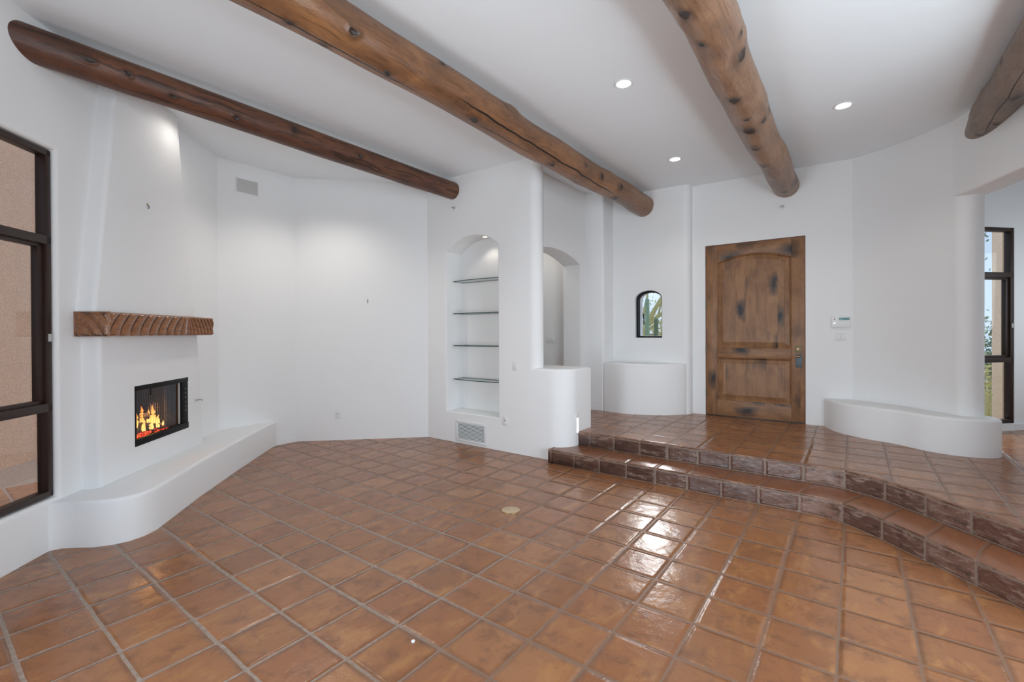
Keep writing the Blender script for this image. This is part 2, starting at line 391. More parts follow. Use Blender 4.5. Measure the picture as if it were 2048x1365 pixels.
g = G('flame'); o = g.obj(); z = g.sep(o)[2]
lw = g.n('ShaderNodeLayerWeight'); lw.inputs[0].default_value = .45
e = g.ramp(g.m1('ADD', g.m1('MULTIPLY', z, 3.4), g.m1('MULTIPLY', g.noise(o, 24, 2), .3)), [(.0, (1, .75, .30)), (.55, (1, .50, .12)), (1, (.9, .22, .04))])
em = g.n('ShaderNodeEmission'); g.put(em.inputs[0], e); em.inputs[1].default_value = 2.2
tr = g.n('ShaderNodeBsdfTransparent'); mx = g.n('ShaderNodeMixShader')
g.put(mx.inputs[0], g.m1('MULTIPLY', lw.outputs['Facing'], 1.0, clamp=True))
g.t.links.new(em.outputs[0], mx.inputs[1]); g.t.links.new(tr.outputs[0], mx.inputs[2]); g.t.links.new(mx.outputs[0], g.out.inputs[0]); M['flame'] = g.m
g = G('ember'); o = g.obj(); k = g.noise(o, 28, 3)
g.pbr((.04, .02, .015), .9, emit=g.ramp(k, [(.42, (0, 0, 0)), (.55, (.8, .05, .02)), (.75, (1, .22, .05))]), estr=1.6); M['ember'] = g.m

# ------------------------------------------------------------------ mesh helpers (plan coordinates in tiles unless said otherwise)
def tidy(bm, ang=34):
    bmesh.ops.recalc_face_normals(bm, faces=bm.faces)
    for f in bm.faces: f.smooth = True
    for e in bm.edges:
        if len(e.link_faces) == 2:
            e.smooth = e.calc_face_angle(0) < R(ang)
def link(name, bm, mat, parent=None, loc=None, ang=34):
    """bm is in metres; loc is where the object's origin goes (the mesh is moved back by it)"""
    tidy(bm, ang)
    me = bpy.data.meshes.new(name)
    if loc is not None: bmesh.ops.translate(bm, verts=bm.verts, vec=-Vector(loc))
    bm.to_mesh(me); bm.free()
    for m in (mat if isinstance(mat, (list, tuple)) else [mat]): me.materials.append(M[m])
    o = bpy.data.objects.new(name, me); col.objects.link(o)
    if parent: o.parent = parent
    if loc is not None: o.location = loc
    return o
def prism(pts, z0, z1, k=S, bm=None):
    bm = bm or bmesh.new()
    a = [bm.verts.new((x * k, y * k, z0 * k)) for x, y in pts]; b = [bm.verts.new((x * k, y * k, z1 * k)) for x, y in pts]
    n = len(pts)
    for i in range(n): bm.faces.new((a[i], a[(i + 1) % n], b[(i + 1) % n], b[i]))
    bm.faces.new(a[::-1]); bm.faces.new(b)
    bmesh.ops.recalc_face_normals(bm, faces=bm.faces)
    return bm
def box(c, s, bm=None, bev=0.0, seg=2):
    """metres: centre, full size"""
    t = bmesh.new()
    bmesh.ops.create_cube(t, size=1)
    bmesh.ops.scale(t, vec=s, verts=t.verts)
    if bev: bmesh.ops.bevel(t, geom=list(t.edges), offset=bev, segments=seg, affect='EDGES', profile=.5)
    bmesh.ops.translate(t, vec=c, verts=t.verts)
    return merge(bm, t)
def merge(bm, t):
    if bm is None: return t
    me = bpy.data.meshes.new('tmp'); t.to_mesh(me); t.free(); bm.from_mesh(me); bpy.data.meshes.remove(me)
    return bm
def tube(path, r, bm=None, n=12, cap=True):
    """metres; r a number or a list"""
    bm = bm or bmesh.new(); rings = []
    P = [Vector(p) for p in path]
    up = Vector((0, 0, 1))
    for i, p in enumerate(P):
        d = (P[min(i + 1, len(P) - 1)] - P[max(i - 1, 0)]).normalized()
        a = d.cross(up)
        if a.length < 1e-3: a = d.cross(Vector((1, 0, 0)))
        a.normalize(); b = d.cross(a).normalized()
        rr = r[i] if isinstance(r, (list, tuple)) else r
        rings.append([bm.verts.new(p + (a * math.cos(2 * PI * k / n) + b * math.sin(2 * PI * k / n)) * rr) for k in range(n)])
    for i in range(len(rings) - 1):
        for k in range(n):
            bm.faces.new((rings[i][k], rings[i][(k + 1) % n], rings[i + 1][(k + 1) % n], rings[i + 1][k]))
    if cap: bm.faces.new(rings[0][::-1]); bm.faces.new(rings[-1])
    return bm
def lathe(prof, bm=None, n=24, axis='Z', at=(0, 0, 0), cap=True):
    bm = bm or bmesh.new(); rings = []
    for r, h in prof:
        ring = []
        for k in range(n):
            c, s_ = math.cos(2 * PI * k / n) * r, math.sin(2 * PI * k / n) * r
            v = (c, s_, h) if axis == 'Z' else (c, h, s_)
            ring.append(bm.verts.new(Vector(v) + Vector(at)))
        rings.append(ring)
    for i in range(len(rings) - 1):
        for k in range(n): bm.faces.new((rings[i][k], rings[i][(k + 1) % n], rings[i + 1][(k + 1) % n], rings[i + 1][k]))
    if cap: bm.faces.new(rings[0][::-1]); bm.faces.new(rings[-1])
    return bm
def arc(c, r, a0, a1, n):
    return [(c[0] + r * math.cos(R(a0 + (a1 - a0) * i / n)), c[1] + r * math.sin(R(a0 + (a1 - a0) * i / n))) for i in range(n + 1)]
def cut(o, cutter):
    me = bpy.data.meshes.new('cut'); bmesh.ops.recalc_face_normals(cutter, faces=cutter.faces); cutter.to_mesh(me); cutter.free()
    c = bpy.data.objects.new('cut', me); col.objects.link(c)
    md = o.modifiers.new('b', 'BOOLEAN'); md.object = c; md.operation = 'DIFFERENCE'; md.solver = 'EXACT'
    c.location = (0, 0, 0)
    bpy.context.view_layer.update()
    dg = bpy.context.evaluated_depsgraph_get()
    nm = bpy.data.meshes.new_from_object(o.evaluated_get(dg)); old = o.data
    o.modifiers.clear(); o.data = nm; nm.name = o.name
    bpy.data.meshes.remove(old); bpy.data.objects.remove(c); bpy.data.meshes.remove(me)
def round_edges(o, test, off, seg=4, ang=34):
    """bevel the edges of a mesh (tiles) for which test(mid, dir) holds"""
    bm = bmesh.new(); bm.from_mesh(o.data)
    bmesh.ops.dissolve_limit(bm, angle_limit=R(1), verts=bm.verts, edges=bm.edges)
    L = Vector(o.location)
    es = [e for e in bm.edges if len(e.link_faces) == 2 and e.calc_face_angle(0) > R(12)
          and test(((e.verts[0].co + e.verts[1].co) / 2 + L) / S, (e.verts[1].co - e.verts[0].co).normalized())]
    if es: bmesh.ops.bevel(bm, geom=es, offset=off * S, segments=seg, affect='EDGES', profile=.5, clamp_overlap=True)
    tidy(bm, ang); bm.to_mesh(o.data); bm.free()
def struct(o):
    o['kind'] = 'structure'; return o
def tag(o, label, cat, group=None):
    o['label'] = label; o['category'] = cat
    if group: o['group'] = group
    return o
def thing(name, loc, rz, label, cat, group=None):
    """Empty at metres loc, turned by rz degrees"""
    o = bpy.data.objects.new(name, None); col.objects.link(o); o.empty_display_size = .1
    o.location = loc; o.rotation_euler = (0, 0, R(rz))
    return tag(o, label, cat, group)
def children(o): return [c for c in bpy.data.objects if c.parent == o]
def copy_tree(o, parent=None):
    c = o.copy(); col.objects.link(c)
    if parent: c.parent = parent
    for ch in children(o): copy_tree(ch, c)
    return c
def pt(x, y, z): return Vector((x * S, y * S, z * S))

# ------------------------------------------------------------------ setting: floors
bm = bmesh.new()
f = [bm.verts.new((x * S, y * S, 0)) for x, y in [(-22, -9.5), (7.9, -9.5), (7.9, 16.2), (-22, 16.2)]]; bm.faces.new(f)
r_ = bmesh.ops.extrude_face_region(bm, geom=list(bm.faces)); bmesh.ops.translate(bm, vec=(0, 0, -.15), verts=[v for v in r_['geom'] if isinstance(v, bmesh.types.BMVert)])
struct(link('floor', bm, 'saltillo'))

P1 = [(-9.33, 14.80), (-5, 14.80), (-1.0, 14.80), (-.55, 14.73), (-.12, 14.52), (.35, 14.13), (.72, 13.76), (1.42, 13.02), (2.42, 11.92), (4.5, 9.65), (6.99, 6.95)]
P2 = [(-9.33, 16.03), (-5, 16.03), (-.75, 16.00), (-.2, 15.90), (.32, 15.64), (.80, 15.28), (1.17, 14.92), (1.86, 14.18), (2.75, 13.22), (4.9, 10.9), (6.99, 8.6)]
H1, H2 = .525, 1.05
def step_mesh(front, back, z0, z1, top):
    """riser along front from z0 to z1; tread back to 'back' when top"""
    bm = bmesh.new(); uvl = bm.loops.layers.uv.new('UVMap')
    L = [front[0][0] + 9.2085]
    for a, b in zip(front, front[1:]): L.append(L[-1] + math.hypot(b[0] - a[0], b[1] - a[1]))
    def quad(vs, uvs):
        f = bm.faces.new([bm.verts.new((x * S, y * S, z * S)) for x, y, z in vs])
        for l, t in zip(f.loops, uvs): l[uvl].uv = t
    n = .06                                             # nosing of the tread tile
    for i in range(len(front) - 1):
        a, b = front[i], front[i + 1]
        quad([(*a, z0), (*b, z0), (*b, z1 - n), (*a, z1 - n)], [(L[i], 0.0), (L[i + 1], 0.0), (L[i + 1], .995), (L[i], .995)])
        quad([(*a, z1 - n), (*b, z1 - n), (*b, z1), (*a, z1)], [(L[i], 3.04), (L[i + 1], 3.04), (L[i + 1], 3.10), (L[i], 3.10)])
        if top:
            c, d = back[i + 1], back[i]
            quad([(*a, z1), (*b, z1), (*c, z1), (*d, z1)], [(L[i], 3.10), (L[i + 1], 3.10), (L[i + 1], 3.99), (L[i], 3.99)])
    a, b = front[0], back[0]
    quad([(*b, z0), (*a, z0), (*a, z1), (*b, z1)], [(.1, 5.1), (.9, 5.1), (.9, 5.9), (.1, 5.9)])
    bmesh.ops.remove_doubles(bm, verts=bm.verts, dist=1e-4)
    top_e = [e for e in bm.edges if len(e.link_faces) == 2 and all(abs(v.co.z - z1 * S) < 1e-5 for v in e.verts)
             and abs(abs(e.link_faces[0].normal.z) - abs(e.link_faces[1].normal.z)) > .5]
    if top_e: bmesh.ops.bevel(bm, geom=top_e, offset=.016 * S, segments=3, affect='EDGES', profile=.5)
    return bm
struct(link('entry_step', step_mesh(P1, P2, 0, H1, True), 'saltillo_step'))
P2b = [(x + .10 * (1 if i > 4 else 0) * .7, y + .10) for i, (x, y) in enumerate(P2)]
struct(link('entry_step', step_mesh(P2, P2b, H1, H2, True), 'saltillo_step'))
plat = P2b + [(6.99, 13.5), (9.4, 13.5), (9.4, 30.4), (8.6, 30.4), (1.2, 23.0), (-17, 23.0), (-17, 16.9), (-9.33, 16.9)]
struct(link('floor_entry', prism(plat, .4, H2), 'saltillo'))

# ------------------------------------------------------------------ setting: ceiling
def ceil_z(x): return 11.81 - .0122 * x
bm = prism([(-4, -9.8), (9.9, -9.8), (9.9, 31), (8.9, 31), (1.0, 23.4), (-17.5, 23.4), (-17.5, 16.6), (-21.5, 12), (-21.5, 7.4)], 0, 1)
for v in bm.verts: v.co.z = (ceil_z(v.co.x / S) + (1.2 if v.co.z > .01 else 0)) * S
struct(link('ceiling', bm, 'ceiling_plaster'))
ZT = 12.6
VERT = lambda d: abs(d.z) > .99

# ------------------------------------------------------------------ setting: walls
q = math.sqrt(.5)
def along(s, off=0.0): return (-20.5 + q * s + q * off, 7.79 - q * s + q * off)     # window wall: s from its far corner, off into the room
A0, A1 = along(-.3), along(23.0)
wl = link('wall_left', prism([A0, A1, along(23.0, -.9), along(-1.3, -.9)], -.3, ZT), 'plaster')
W1S0, W1S1, W1Z0, W1Z1 = 7.76, 12.6, 1.16, 9.28
cut(wl, prism([along(W1S0, .5), along(W1S1, .5), along(W1S1, -1.5), along(W1S0, -1.5)], W1Z0, W1Z1))
FB0, FB1, FBZ0, FBZ1 = 3.06, 5.77, 1.80, 3.50           # firebox opening along the same wall
cut(wl, prism([along(W1S0 - 1.6, -.36), along(W1S1 + .5, -.36), along(W1S1 + .5, -1.5), along(W1S0 - 1.6, -1.5)], W1Z0 - .6, W1Z1 + 1))
cut(wl, prism([along(15.6, .5), along(21.0, .5), along(21.0, -1.5), along(15.6, -1.5)], .3, 8.4))
cut(wl, prism([along(FB0 - .05, 1), along(FB1 + .05, 1), along(FB1 + .05, -1.5), along(FB0 - .05, -1.5)], FBZ0 - .05, FBZ1 + .05))
n1 = Vector((q, q, 0))
round_edges(wl, lambda m, d: abs(n1.dot(m) - n1.dot(Vector((*along(0), 0)))) < .02 and W1Z0 - .1 < m.z < W1Z1 + .1 and W1S0 - .1 < q * ((m.x + 20.5) - (m.y - 7.79)) < W1S1 + .1, .11, 4)
struct(wl)
struct(link('wall_back', prism([(-20.5, 7.3), (-20.5, 11.6), (-21.4, 11.6), (-21.4, 7.3)], -.3, ZT), 'plaster'))
struct(link('wall_alcove', prism([(-20.5, 10.98), (-16.25, 15.15), (-16.0, 16.2), (-21.4, 11.3)], -.3, ZT), 'plaster'))

# niche wall: tall pier with a rounded end, lower half wall running on past it
tall = [(-16.7, 15.15)] + arc((-10.38, 15.5), .35, -90, 90, 16) + [(-11.45, 15.85), (-11.45, 17.1), (-16.7, 17.1)]
wn_ = link('wall_niche', prism(tall, -.3, ZT), 'plaster')
NX0, NX1, NZ0, NZS, NZA = -15.03, -12.0, 1.37, 8.66, 9.24
def arch_outline(x0, x1, z0, zs, za, n=18):
    w2 = (x1 - x0) / 2; h = za - zs; rr = (w2 * w2 + h * h) / (2 * h); cx = (x0 + x1) / 2; cz = za - rr
    a = math.asin(w2 / rr)
    return [(x0, z0), (x1, z0)] + [(cx + rr * math.sin(a - 2 * a * i / n), cz + rr * math.cos(a - 2 * a * i / n)) for i in range(n + 1)]
def prism_xz(out, y0, y1, k=S):
    bm = bmesh.new(); n = len(out)
    a = [bm.verts.new((x * k, y0 * k, z * k)) for x, z in out]; b = [bm.verts.new((x * k, y1 * k, z * k)) for x, z in out]
    for i in range(n): bm.faces.new((a[i], a[(i + 1) % n], b[(i + 1) % n], b[i]))
    bm.faces.new(a[::-1]); bm.faces.new(b); bmesh.ops.recalc_face_normals(bm, faces=bm.faces); return bm
cut(wn_, prism_xz(arch_outline(NX0, NX1, NZ0, NZS, NZA), 14.6, 16.2))
round_edges(wn_, lambda m, d: abs(m.y - 15.15) < .02 and NX0 - .1 < m.x < NX1 + .1 and NZ0 - .1 < m.z < NZA + .1, .07, 3)
struct(wn_)
pony = [(-10.38, 15.15)] + arc((-9.5, 15.95), .8, -90, 0, 12) + [(-8.7, 17.1), (-11.4, 17.1), (-11.4, 15.9), (-10.38, 15.7)]
hw = link('wall_half', prism(pony, -.3, 3.53), 'plaster')
round_edges(hw, lambda m, d: abs(m.z - 3.53) < .02, .10, 4)
struct(hw)

# hall behind the half wall
hb = bmesh.new()
wh = link('wall_hall', prism([(-10.9, 17.0), (-10.9, 21.1), (-11.86, 21.1), (-11.86, 17.0)], .3, ZT), 'plaster')
def prism_yz(out, x0, x1, k=S):
    bm = bmesh.new(); n = len(out)
    a = [bm.verts.new((x0 * k, y * k, z * k)) for y, z in out]; b = [bm.verts.new((x1 * k, y * k, z * k)) for y, z in out]
    for i in range(n): bm.faces.new((a[i], a[(i + 1) % n], b[(i + 1) % n], b[i]))
    bm.faces.new(a[::-1]); bm.faces.new(b); bmesh.ops.recalc_face_normals(bm, faces=bm.faces); return bm
cut(wh, prism_yz(arch_outline(15.55, 20.33, .9, 8.30, 8.77), -12.5, -10.0))
round_edges(wh, lambda m, d: abs(m.x + 10.9) < .02 and m.y < 20.6 and m.y > 17.1 and m.z < 9, .06, 3)
struct(wh)
struct(link('wall_hall_far', prism([(-17.4, 20.8), (-11.5, 20.8), (-11.5, 21.6), (-17.4, 21.6)], .3, ZT), 'plaster'))
l = bpy.data.lights.new('hall_fill', 'SPOT'); l.energy = 16; l.spot_size = R(150); l.color = (1, .95, .88); l.shadow_soft_size = .08  # added fill without a fixture, lightens the hall walls
o = bpy.data.objects.new('hall_fill', l); col.objects.link(o); o.location = pt(-14.3, 18.6, 11.5)
struct(link('wall_hall_end', prism([(-17.4, 16.0), (-17.4, 21.6), (-16.6, 21.6), (-16.6, 16.0)], .3, ZT), 'plaster'))

# entry: pier, window recess with its curved ledge, door wall
el = link('wall_entry_pier', prism([(-11.7, 20.95), (-9.94, 20.95), (-10.04, 22.55), (-10.04, 23.3), (-11.7, 23.3)], .3, ZT), 'plaster')
round_edges(el, lambda m, d: VERT(d) and abs(m.x + 9.94) < .03 and abs(m.y - 20.95) < .03, .12, 4); struct(el)
rb = link('wall_recess', prism([(-10.4, 22.28), (-6.2, 22.28), (-6.2, 23.35), (-10.4, 23.35)], .3, ZT), 'plaster')
AX0, AX1, AZ0, AZS, AZA = -8.86, -7.49, 4.66, 6.56, 7.0
def round_arch(x0, x1, z0, zs, za, n=20):
    cx, a, b = (x0 + x1) / 2, (x1 - x0) / 2, za - zs
    return [(x0, z0), (x1, z0)] + [(cx + a * math.cos(PI * i / n), zs + b * math.sin(PI * i / n) ** .9) for i in range(n + 1)]
cut(rb, prism_xz(round_arch(AX0, AX1, AZ0, AZS, AZA), 22.0, 24))
round_edges(rb, lambda m, d: (VERT(d) and abs(m.x + 6.2) < .03 and abs(m.y - 22.28) < .03), .30, 6); struct(rb)
wd = link('wall_door', prism([(-6.25, 22.8), (.6, 22.8), (.6, 23.6), (-6.25, 23.6)], .3, ZT), 'plaster')
DX0, DX1, DZ0, DZ1 = -5.62, -1.64, 1.05, 8.97
cut(wd, prism_xz([(DX0, .5), (DX1, .5), (DX1, DZ1), (DX0, DZ1)], 22.3, 24)); struct(wd)
led = [(-9.94, 20.95)] + [(-9.4, 20.84), (-8.9, 20.80), (-8.4, 20.86), (-7.9, 21.02), (-7.45, 21.24), (-7.05, 21.52), (-6.7, 21.84), (-6.48, 22.1), (-6.36, 22.3)] + [(-6.36, 22.4), (-10.0, 22.4)]
lo = link('window_ledge', prism(led, .9, 3.44), 'plaster', ang=20)
round_edges(lo, lambda m, d: abs(m.z - 3.44) < .02 and m.y < 22.3 and m.x > -9.9, .10, 4, 40)
struct(lo)

# right: concave wall with a rounded end, header over the opening beyond it
inner = [(-.05, 22.8), (.3, 22.64), (.64, 22.45), (1.0, 22.21), (1.35, 21.93), (1.7, 21.6), (2.05, 21.22), (2.32, 20.92), (2.573, 20.6)]
end = arc((2.93, 20.78), .4, 206.6, 386, 16)
outer = [(2.95, 21.35), (2.5, 21.95), (2.0, 22.5), (1.4, 23.0), (.8, 23.4), (-.05, 23.6)]
wr = link('wall_right', prism(inner[:-1] + end + outer, .3, ZT), 'plaster', ang=24); struct(wr)
hp = [(2.50, 20.71), (2.573, 20.6), (2.78, 20.15), (2.97, 19.65), (3.28, 18.8), (3.6, 17.9), (4.2, 16.0), (4.9, 13.4)]
ho = [(x + .80, y + .25) for x, y in hp]
hd = link('wall_header', prism(hp + ho[::-1], 9.28, ZT), 'plaster', ang=24)
round_edges(hd, lambda m, d: abs(m.z - 9.28) < .02 and not VERT(d), .08, 4, 30); struct(hd)
struct(link('wall_pier', prism([(4.7, 12.7), (7.6, 12.7), (7.6, 13.8), (4.9, 13.8)], -.3, ZT), 'plaster'))
we = link('wall_east', prism([(7.0, -9.3), (7.6, -9.3), (7.6, 13.0), (7.0, 13.0)], -.3, ZT), 'plaster')
cut(we, prism([(6.5, 3.0), (8, 3.0), (8, 11.4), (6.5, 11.4)], 2.4, 8.4)); struct(we)
ws = link('wall_south', prism([(-4.6, -8.7), (7.6, -8.7), (7.6, -9.5), (-4.6, -9.5)], -.3, ZT), 'plaster')
cut(ws, prism([(-3.3, -8), (6.5, -8), (6.5, -10), (-3.3, -10)], .3, 8.4)); struct(ws)
struct(link('wall_side_east', prism([(9.0, 13.0), (9.8, 13.0), (9.8, 31), (9.0, 31)], .3, ZT), 'plaster'))
struct(link('wall_side_south', prism([(7.0, 13.0), (9.8, 13.0), (9.8, 13.8), (7.0, 13.8)], .3, ZT), 'plaster'))
def diag(s, off=0.0): return (3.4 + q * s + q * off, 24.52 + q * s - q * off)        # side-room window wall: off is into the room
sw = link('wall_side_window', prism([diag(-3.0), diag(9.5), diag(9.5, -.9), diag(-3.0, -.9)], .3, ZT), 'plaster')
SW0, SW1, SZ0, SZ1 = -1.2, 2.28, 1.32, 8.96
cut(sw, prism([diag(SW0, .5), diag(SW1, .5), diag(SW1, -1.5), diag(SW0, -1.5)], SZ0, SZ1))
cut(sw, prism([diag(SW0 - .8, -.30), diag(SW1 + 1.4, -.30), diag(SW1 + 1.4, -1.5), diag(SW0 - .8, -1.5)], SZ0 - .25, SZ1 + .8)); struct(sw)

# ------------------------------------------------------------------ built-in plaster seats
hearth = [along(8.06), (-14.74, 2.30), (-14.52, 2.50), (-14.22, 2.75), (-14.02, 3.05), (-13.94, 3.35), (-14.0, 3.65), (-14.2, 3.96), (-14.6, 4.32), (-15.2, 4.84),
          (-16.0, 5.55), (-16.9, 6.42), (-18.0, 7.48), (-19.1, 8.58), (-19.9, 9.38), (-20.3, 9.80), (-20.49, 10.08), (-20.49, 7.9), along(.02)]
hb = link('hearth_bench', prism(hearth, 0, 1.08), 'plaster', loc=pt(-17, 6, 0), ang=24)
round_edges(hb, lambda m, d: abs(m.z - 1.08) < .02 and not (abs(m.x + m.y + 12.71) < .05 or abs(m.x + 20.49) < .02), .09, 4, 40)
tag(hb, 'long low white plaster hearth bench with wavy front below the fireplace', 'bench')
seat = [(-1.0, 22.79), (-.82, 22.25), (-.62, 21.85), (-.3, 21.43), (.1, 21.10), (.55, 20.86), (.95, 20.70), (1.3, 20.50), (1.6, 20.20), (1.9, 19.96), (2.25, 19.82), (2.63, 19.76), (3.05, 19.80),
        (3.35, 19.95), (3.56, 20.16), (3.66, 20.42), (3.62, 20.75), (3.4, 21.0), (2.9, 21.1), (2.3, 21.2), (1.3, 22.1), (.4, 22.7), (-.1, 22.85)]
sb = link('plaster_bench', prism(seat, H2, 2.22), 'plaster', loc=pt(1.3, 21, H2), ang=24)
round_edges(sb, lambda m, d: abs(m.z - 2.22) < .02 and m.x + .8 * m.y < 20.6, .09, 4, 40)
tag(sb, 'curved low white plaster bench along the right wall beside the entry door', 'bench')

# ------------------------------------------------------------------ logs under the ceiling
def log_beam(x, z, r, y0, y1, mat, seed, lump, label, taper=0.0, tilt=1.0):
    rnd = random.Random(seed); n, m = 40, 150
    bumps = [(rnd.uniform(y0, y1), rnd.uniform(0, 2 * PI), rnd.uniform(.25, .55), rnd.uniform(.4, 1.0)) for _ in range(int((y1 - y0) * 2.2))]
    ph = [rnd.uniform(0, 6.28) for _ in range(8)]
    bm = bmesh.new(); rings = []
    for i in range(m + 1):
        y = y0 + (y1 - y0) * i / m; t = (i / m - .5)
        ring = []
        cx = .035 * lump * math.sin(y * .55 + ph[0]) + .02 * lump * math.sin(y * 1.3 + ph[1]); cz = .025 * lump * math.sin(y * .47 + ph[2])
        rr0 = r * (1 + taper * t)
        for k in range(n):
            a = 2 * PI * k / n
            rr = rr0 * (1 + lump * (.018 * math.sin(2 * a + y * .6 + ph[3]) + .014 * math.sin(3 * a - y * .9 + ph[4]) + .012 * math.sin(y * 2.1 + a + ph[5])))
            for by, ba, bw, bh in bumps:
                dy = (y - by) / bw
                if abs(dy) < 2.5:
                    da = (a - ba + PI) % (2 * PI) - PI
                    rr += r * .075 * lump * bh * math.exp(-dy * dy - (da / .5) ** 2)
            ring.append(bm.verts.new(pt(x + cx + rr * math.sin(a), y, z + cz + rr * math.cos(a))))
        rings.append(ring)
    for i in range(m):
        for k in range(n): bm.faces.new((rings[i][k], rings[i][(k + 1) % n], rings[i + 1][(k + 1) % n], rings[i + 1][k]))
    bm.faces.new(rings[0][::-1]); bm.faces.new(rings[-1])
    o = link('log_beam', bm, mat, loc=pt(x, y0, z))
    return tag(o, label, 'beam', 'log beams under the ceiling')
log_beam(-14.58, 11.38, .385, 1.2, 15.5, 'log_dark', 1, .35, 'dark reddish-brown log beam nearest the fireplace, smooth and straight')
log_beam(-8.4, 11.19, .495, -8.3, 22.7, 'log_orange', 5, 1.0, 'orange-brown log beam with a long dark crack, between dark and knotty beams')
log_beam(-2.36, 11.17, .49, -8.3, 23.0, 'log_knotty', 9, 1.1, 'knotty brown log beam ending above the wooden entry door')
log_beam(3.25, 11.20, .475, -8.3, 21.4, 'log_grey', 12, 1.3, 'greyish brown log beam running into the right wall above the opening')

# ------------------------------------------------------------------ fireplace
# frame along the window wall: local x to the right as seen, local y into the wall, z up; metres
WROT = 135
def wloc(s, off, z): x, y = along(s, off); return pt(x, y, z)
PRO = .42
FS = 7.65                                               # s where the breast starts at its foot (local x grows as s falls)
fp = thing('fireplace', wloc(FS, 0, 1.08), WROT, 'tapering white plaster fireplace with black firebox and burning gas fire', 'fireplace')
def fx(s): return (FS - s) * S
bl, br_, tl, tr_ = fx(7.06), fx(2.08), fx(6.34), fx(3.53)
zt = (12.05 - 1.08) * S
bm = bmesh.new()
fr_ = [(bl, 0), (br_, 0), (fx(2.36), (4.6 - 1.08) * S), (fx(2.65), (6.1 - 1.08) * S), (fx(3.10), (9.1 - 1.08) * S), (tr_, zt), (tl, zt), (fx(7.27), (5.2 - 1.08) * S), (bl, (5.15 - 1.08) * S)]
a = [bm.verts.new((x, -PRO * S, z)) for x, z in fr_]; b = [bm.verts.new((x, .02, z)) for x, z in fr_]
for i in range(len(fr_)): j = (i + 1) % len(fr_); bm.faces.new((a[i], a[j], b[j], b[i]))
bm.faces.new(a); bm.faces.new(b[::-1])
breast = link('chimney_breast', bm, 'plaster')
cut(breast, box((fx((FB0 + FB1) / 2), 0, ((FBZ0 + FBZ1) / 2 - 1.08) * S), ((FB1 - FB0) * S, 2, (FBZ1 - FBZ0) * S)))
cut(breast, box((fx(4.70), 0, (5.2175 - 1.08) * S), (5.26 * S, 2, .617 * S)))
def rb_test(m, d): return abs(m.y + PRO) < .03 and (m.x * S < bl + .4 * S * 4 or m.x * S > tr_ - .3) and abs(d.z) > .5 and not (fx(FB1) - .02 < m.x * S < fx(FB0) + .02 and m.z < 3) and not (4.91 - 1.12 < m.z < 5.53 - 1.04)
round_edges(breast, rb_test, .10, 4)
breast.parent = fp
# firebox
FW, FH, FD = (FB1 - FB0) * S, (FBZ1 - FBZ0) * S, .46
fb = bpy.data.objects.new('firebox', None)
X0, X1, Z0, Z1 = fx(FB1), fx(FB0), (FBZ0 - 1.08) * S, (FBZ1 - 1.08) * S
YF = -PRO * S + .012
bm = bmesh.new(); t_ = .012
box(((X0 + X1) / 2, YF + FD, (Z0 + Z1) / 2), (FW, t_, FH), bm)
box((X0 + t_ / 2, YF + FD / 2, (Z0 + Z1) / 2), (t_, FD, FH), bm); box((X1 - t_ / 2, YF + FD / 2, (Z0 + Z1) / 2), (t_, FD, FH), bm)
box(((X0 + X1) / 2, YF + FD / 2, Z0 + t_ / 2), (FW, FD, t_), bm); box(((X0 + X1) / 2, YF + FD / 2, Z1 - t_ / 2), (FW, FD, t_), bm)
bpy.data.objects.remove(fb)
fb = link('firebox', bm, 'firebrick', fp)
bm = bmesh.new()
box(((X0 + X1) / 2, YF, Z1 - .022), (FW, .03, .044), bm, .004); box(((X0 + X1) / 2, YF, Z0 + .03), (FW, .035, .06), bm, .004)
box((X0 + .011, YF, (Z0 + Z1) / 2), (.022, .03, FH), bm, .004)
link('firebox_frame', bm, 'black_metal', fp)
sp = link('side_louver', box((X1 - .055, YF + .004, (Z0 + Z1) / 2), (.11, .03, FH), None, .004), 'black_metal', fp)
for i in range(6): link('vent_hole', lathe([(.011, 0), (.011, .004), (.006, .005)], None, 14, 'Y', (X1 - .055, YF - .016, Z0 + FH * (.36 + .085 * i))), 'patina_plate', sp)
link('edge_strip', box((X1 - .123, YF + .012, (Z0 + Z1) / 2 + .01), (.020, .012, FH * .80), None, .003), 'vent_cover', fp)  # pale colour stands in for the reflection along the inner edge
def curtain(name, xa, xb, amp, waves, mat):
    bm = bmesh.new(); n = int(waves * 10); rows = []
    for zz in (Z0 + .06, Z0 + FH * .35, Z0 + FH * .7, Z1 - .04):
        rows.append([bm.verts.new((xa + (xb - xa) * i / n, YF + .045 + amp * math.sin(2 * PI * waves * i / n + .15 * math.sin(zz * 9)), zz)) for i in range(n + 1)])
    for r0, r1 in zip(rows, rows[1:]):
        for i in range(n): bm.faces.new((r0[i], r0[i + 1], r1[i + 1], r1[i]))
    return link(name, bm, mat, fp, ang=80)
curtain('mesh_curtain', X0 + .02, X0 + FW * .66, .008, 16, 'mesh_thin')
curtain('mesh_curtain', X0 + FW * .64, X1 - .13, .013, 8, 'mesh_bunched')
link('curtain_pull', box((X0 + FW * .36, YF + .03, Z1 - .085), (.010, .008, .07), None, .002), 'dark_steel', fp)
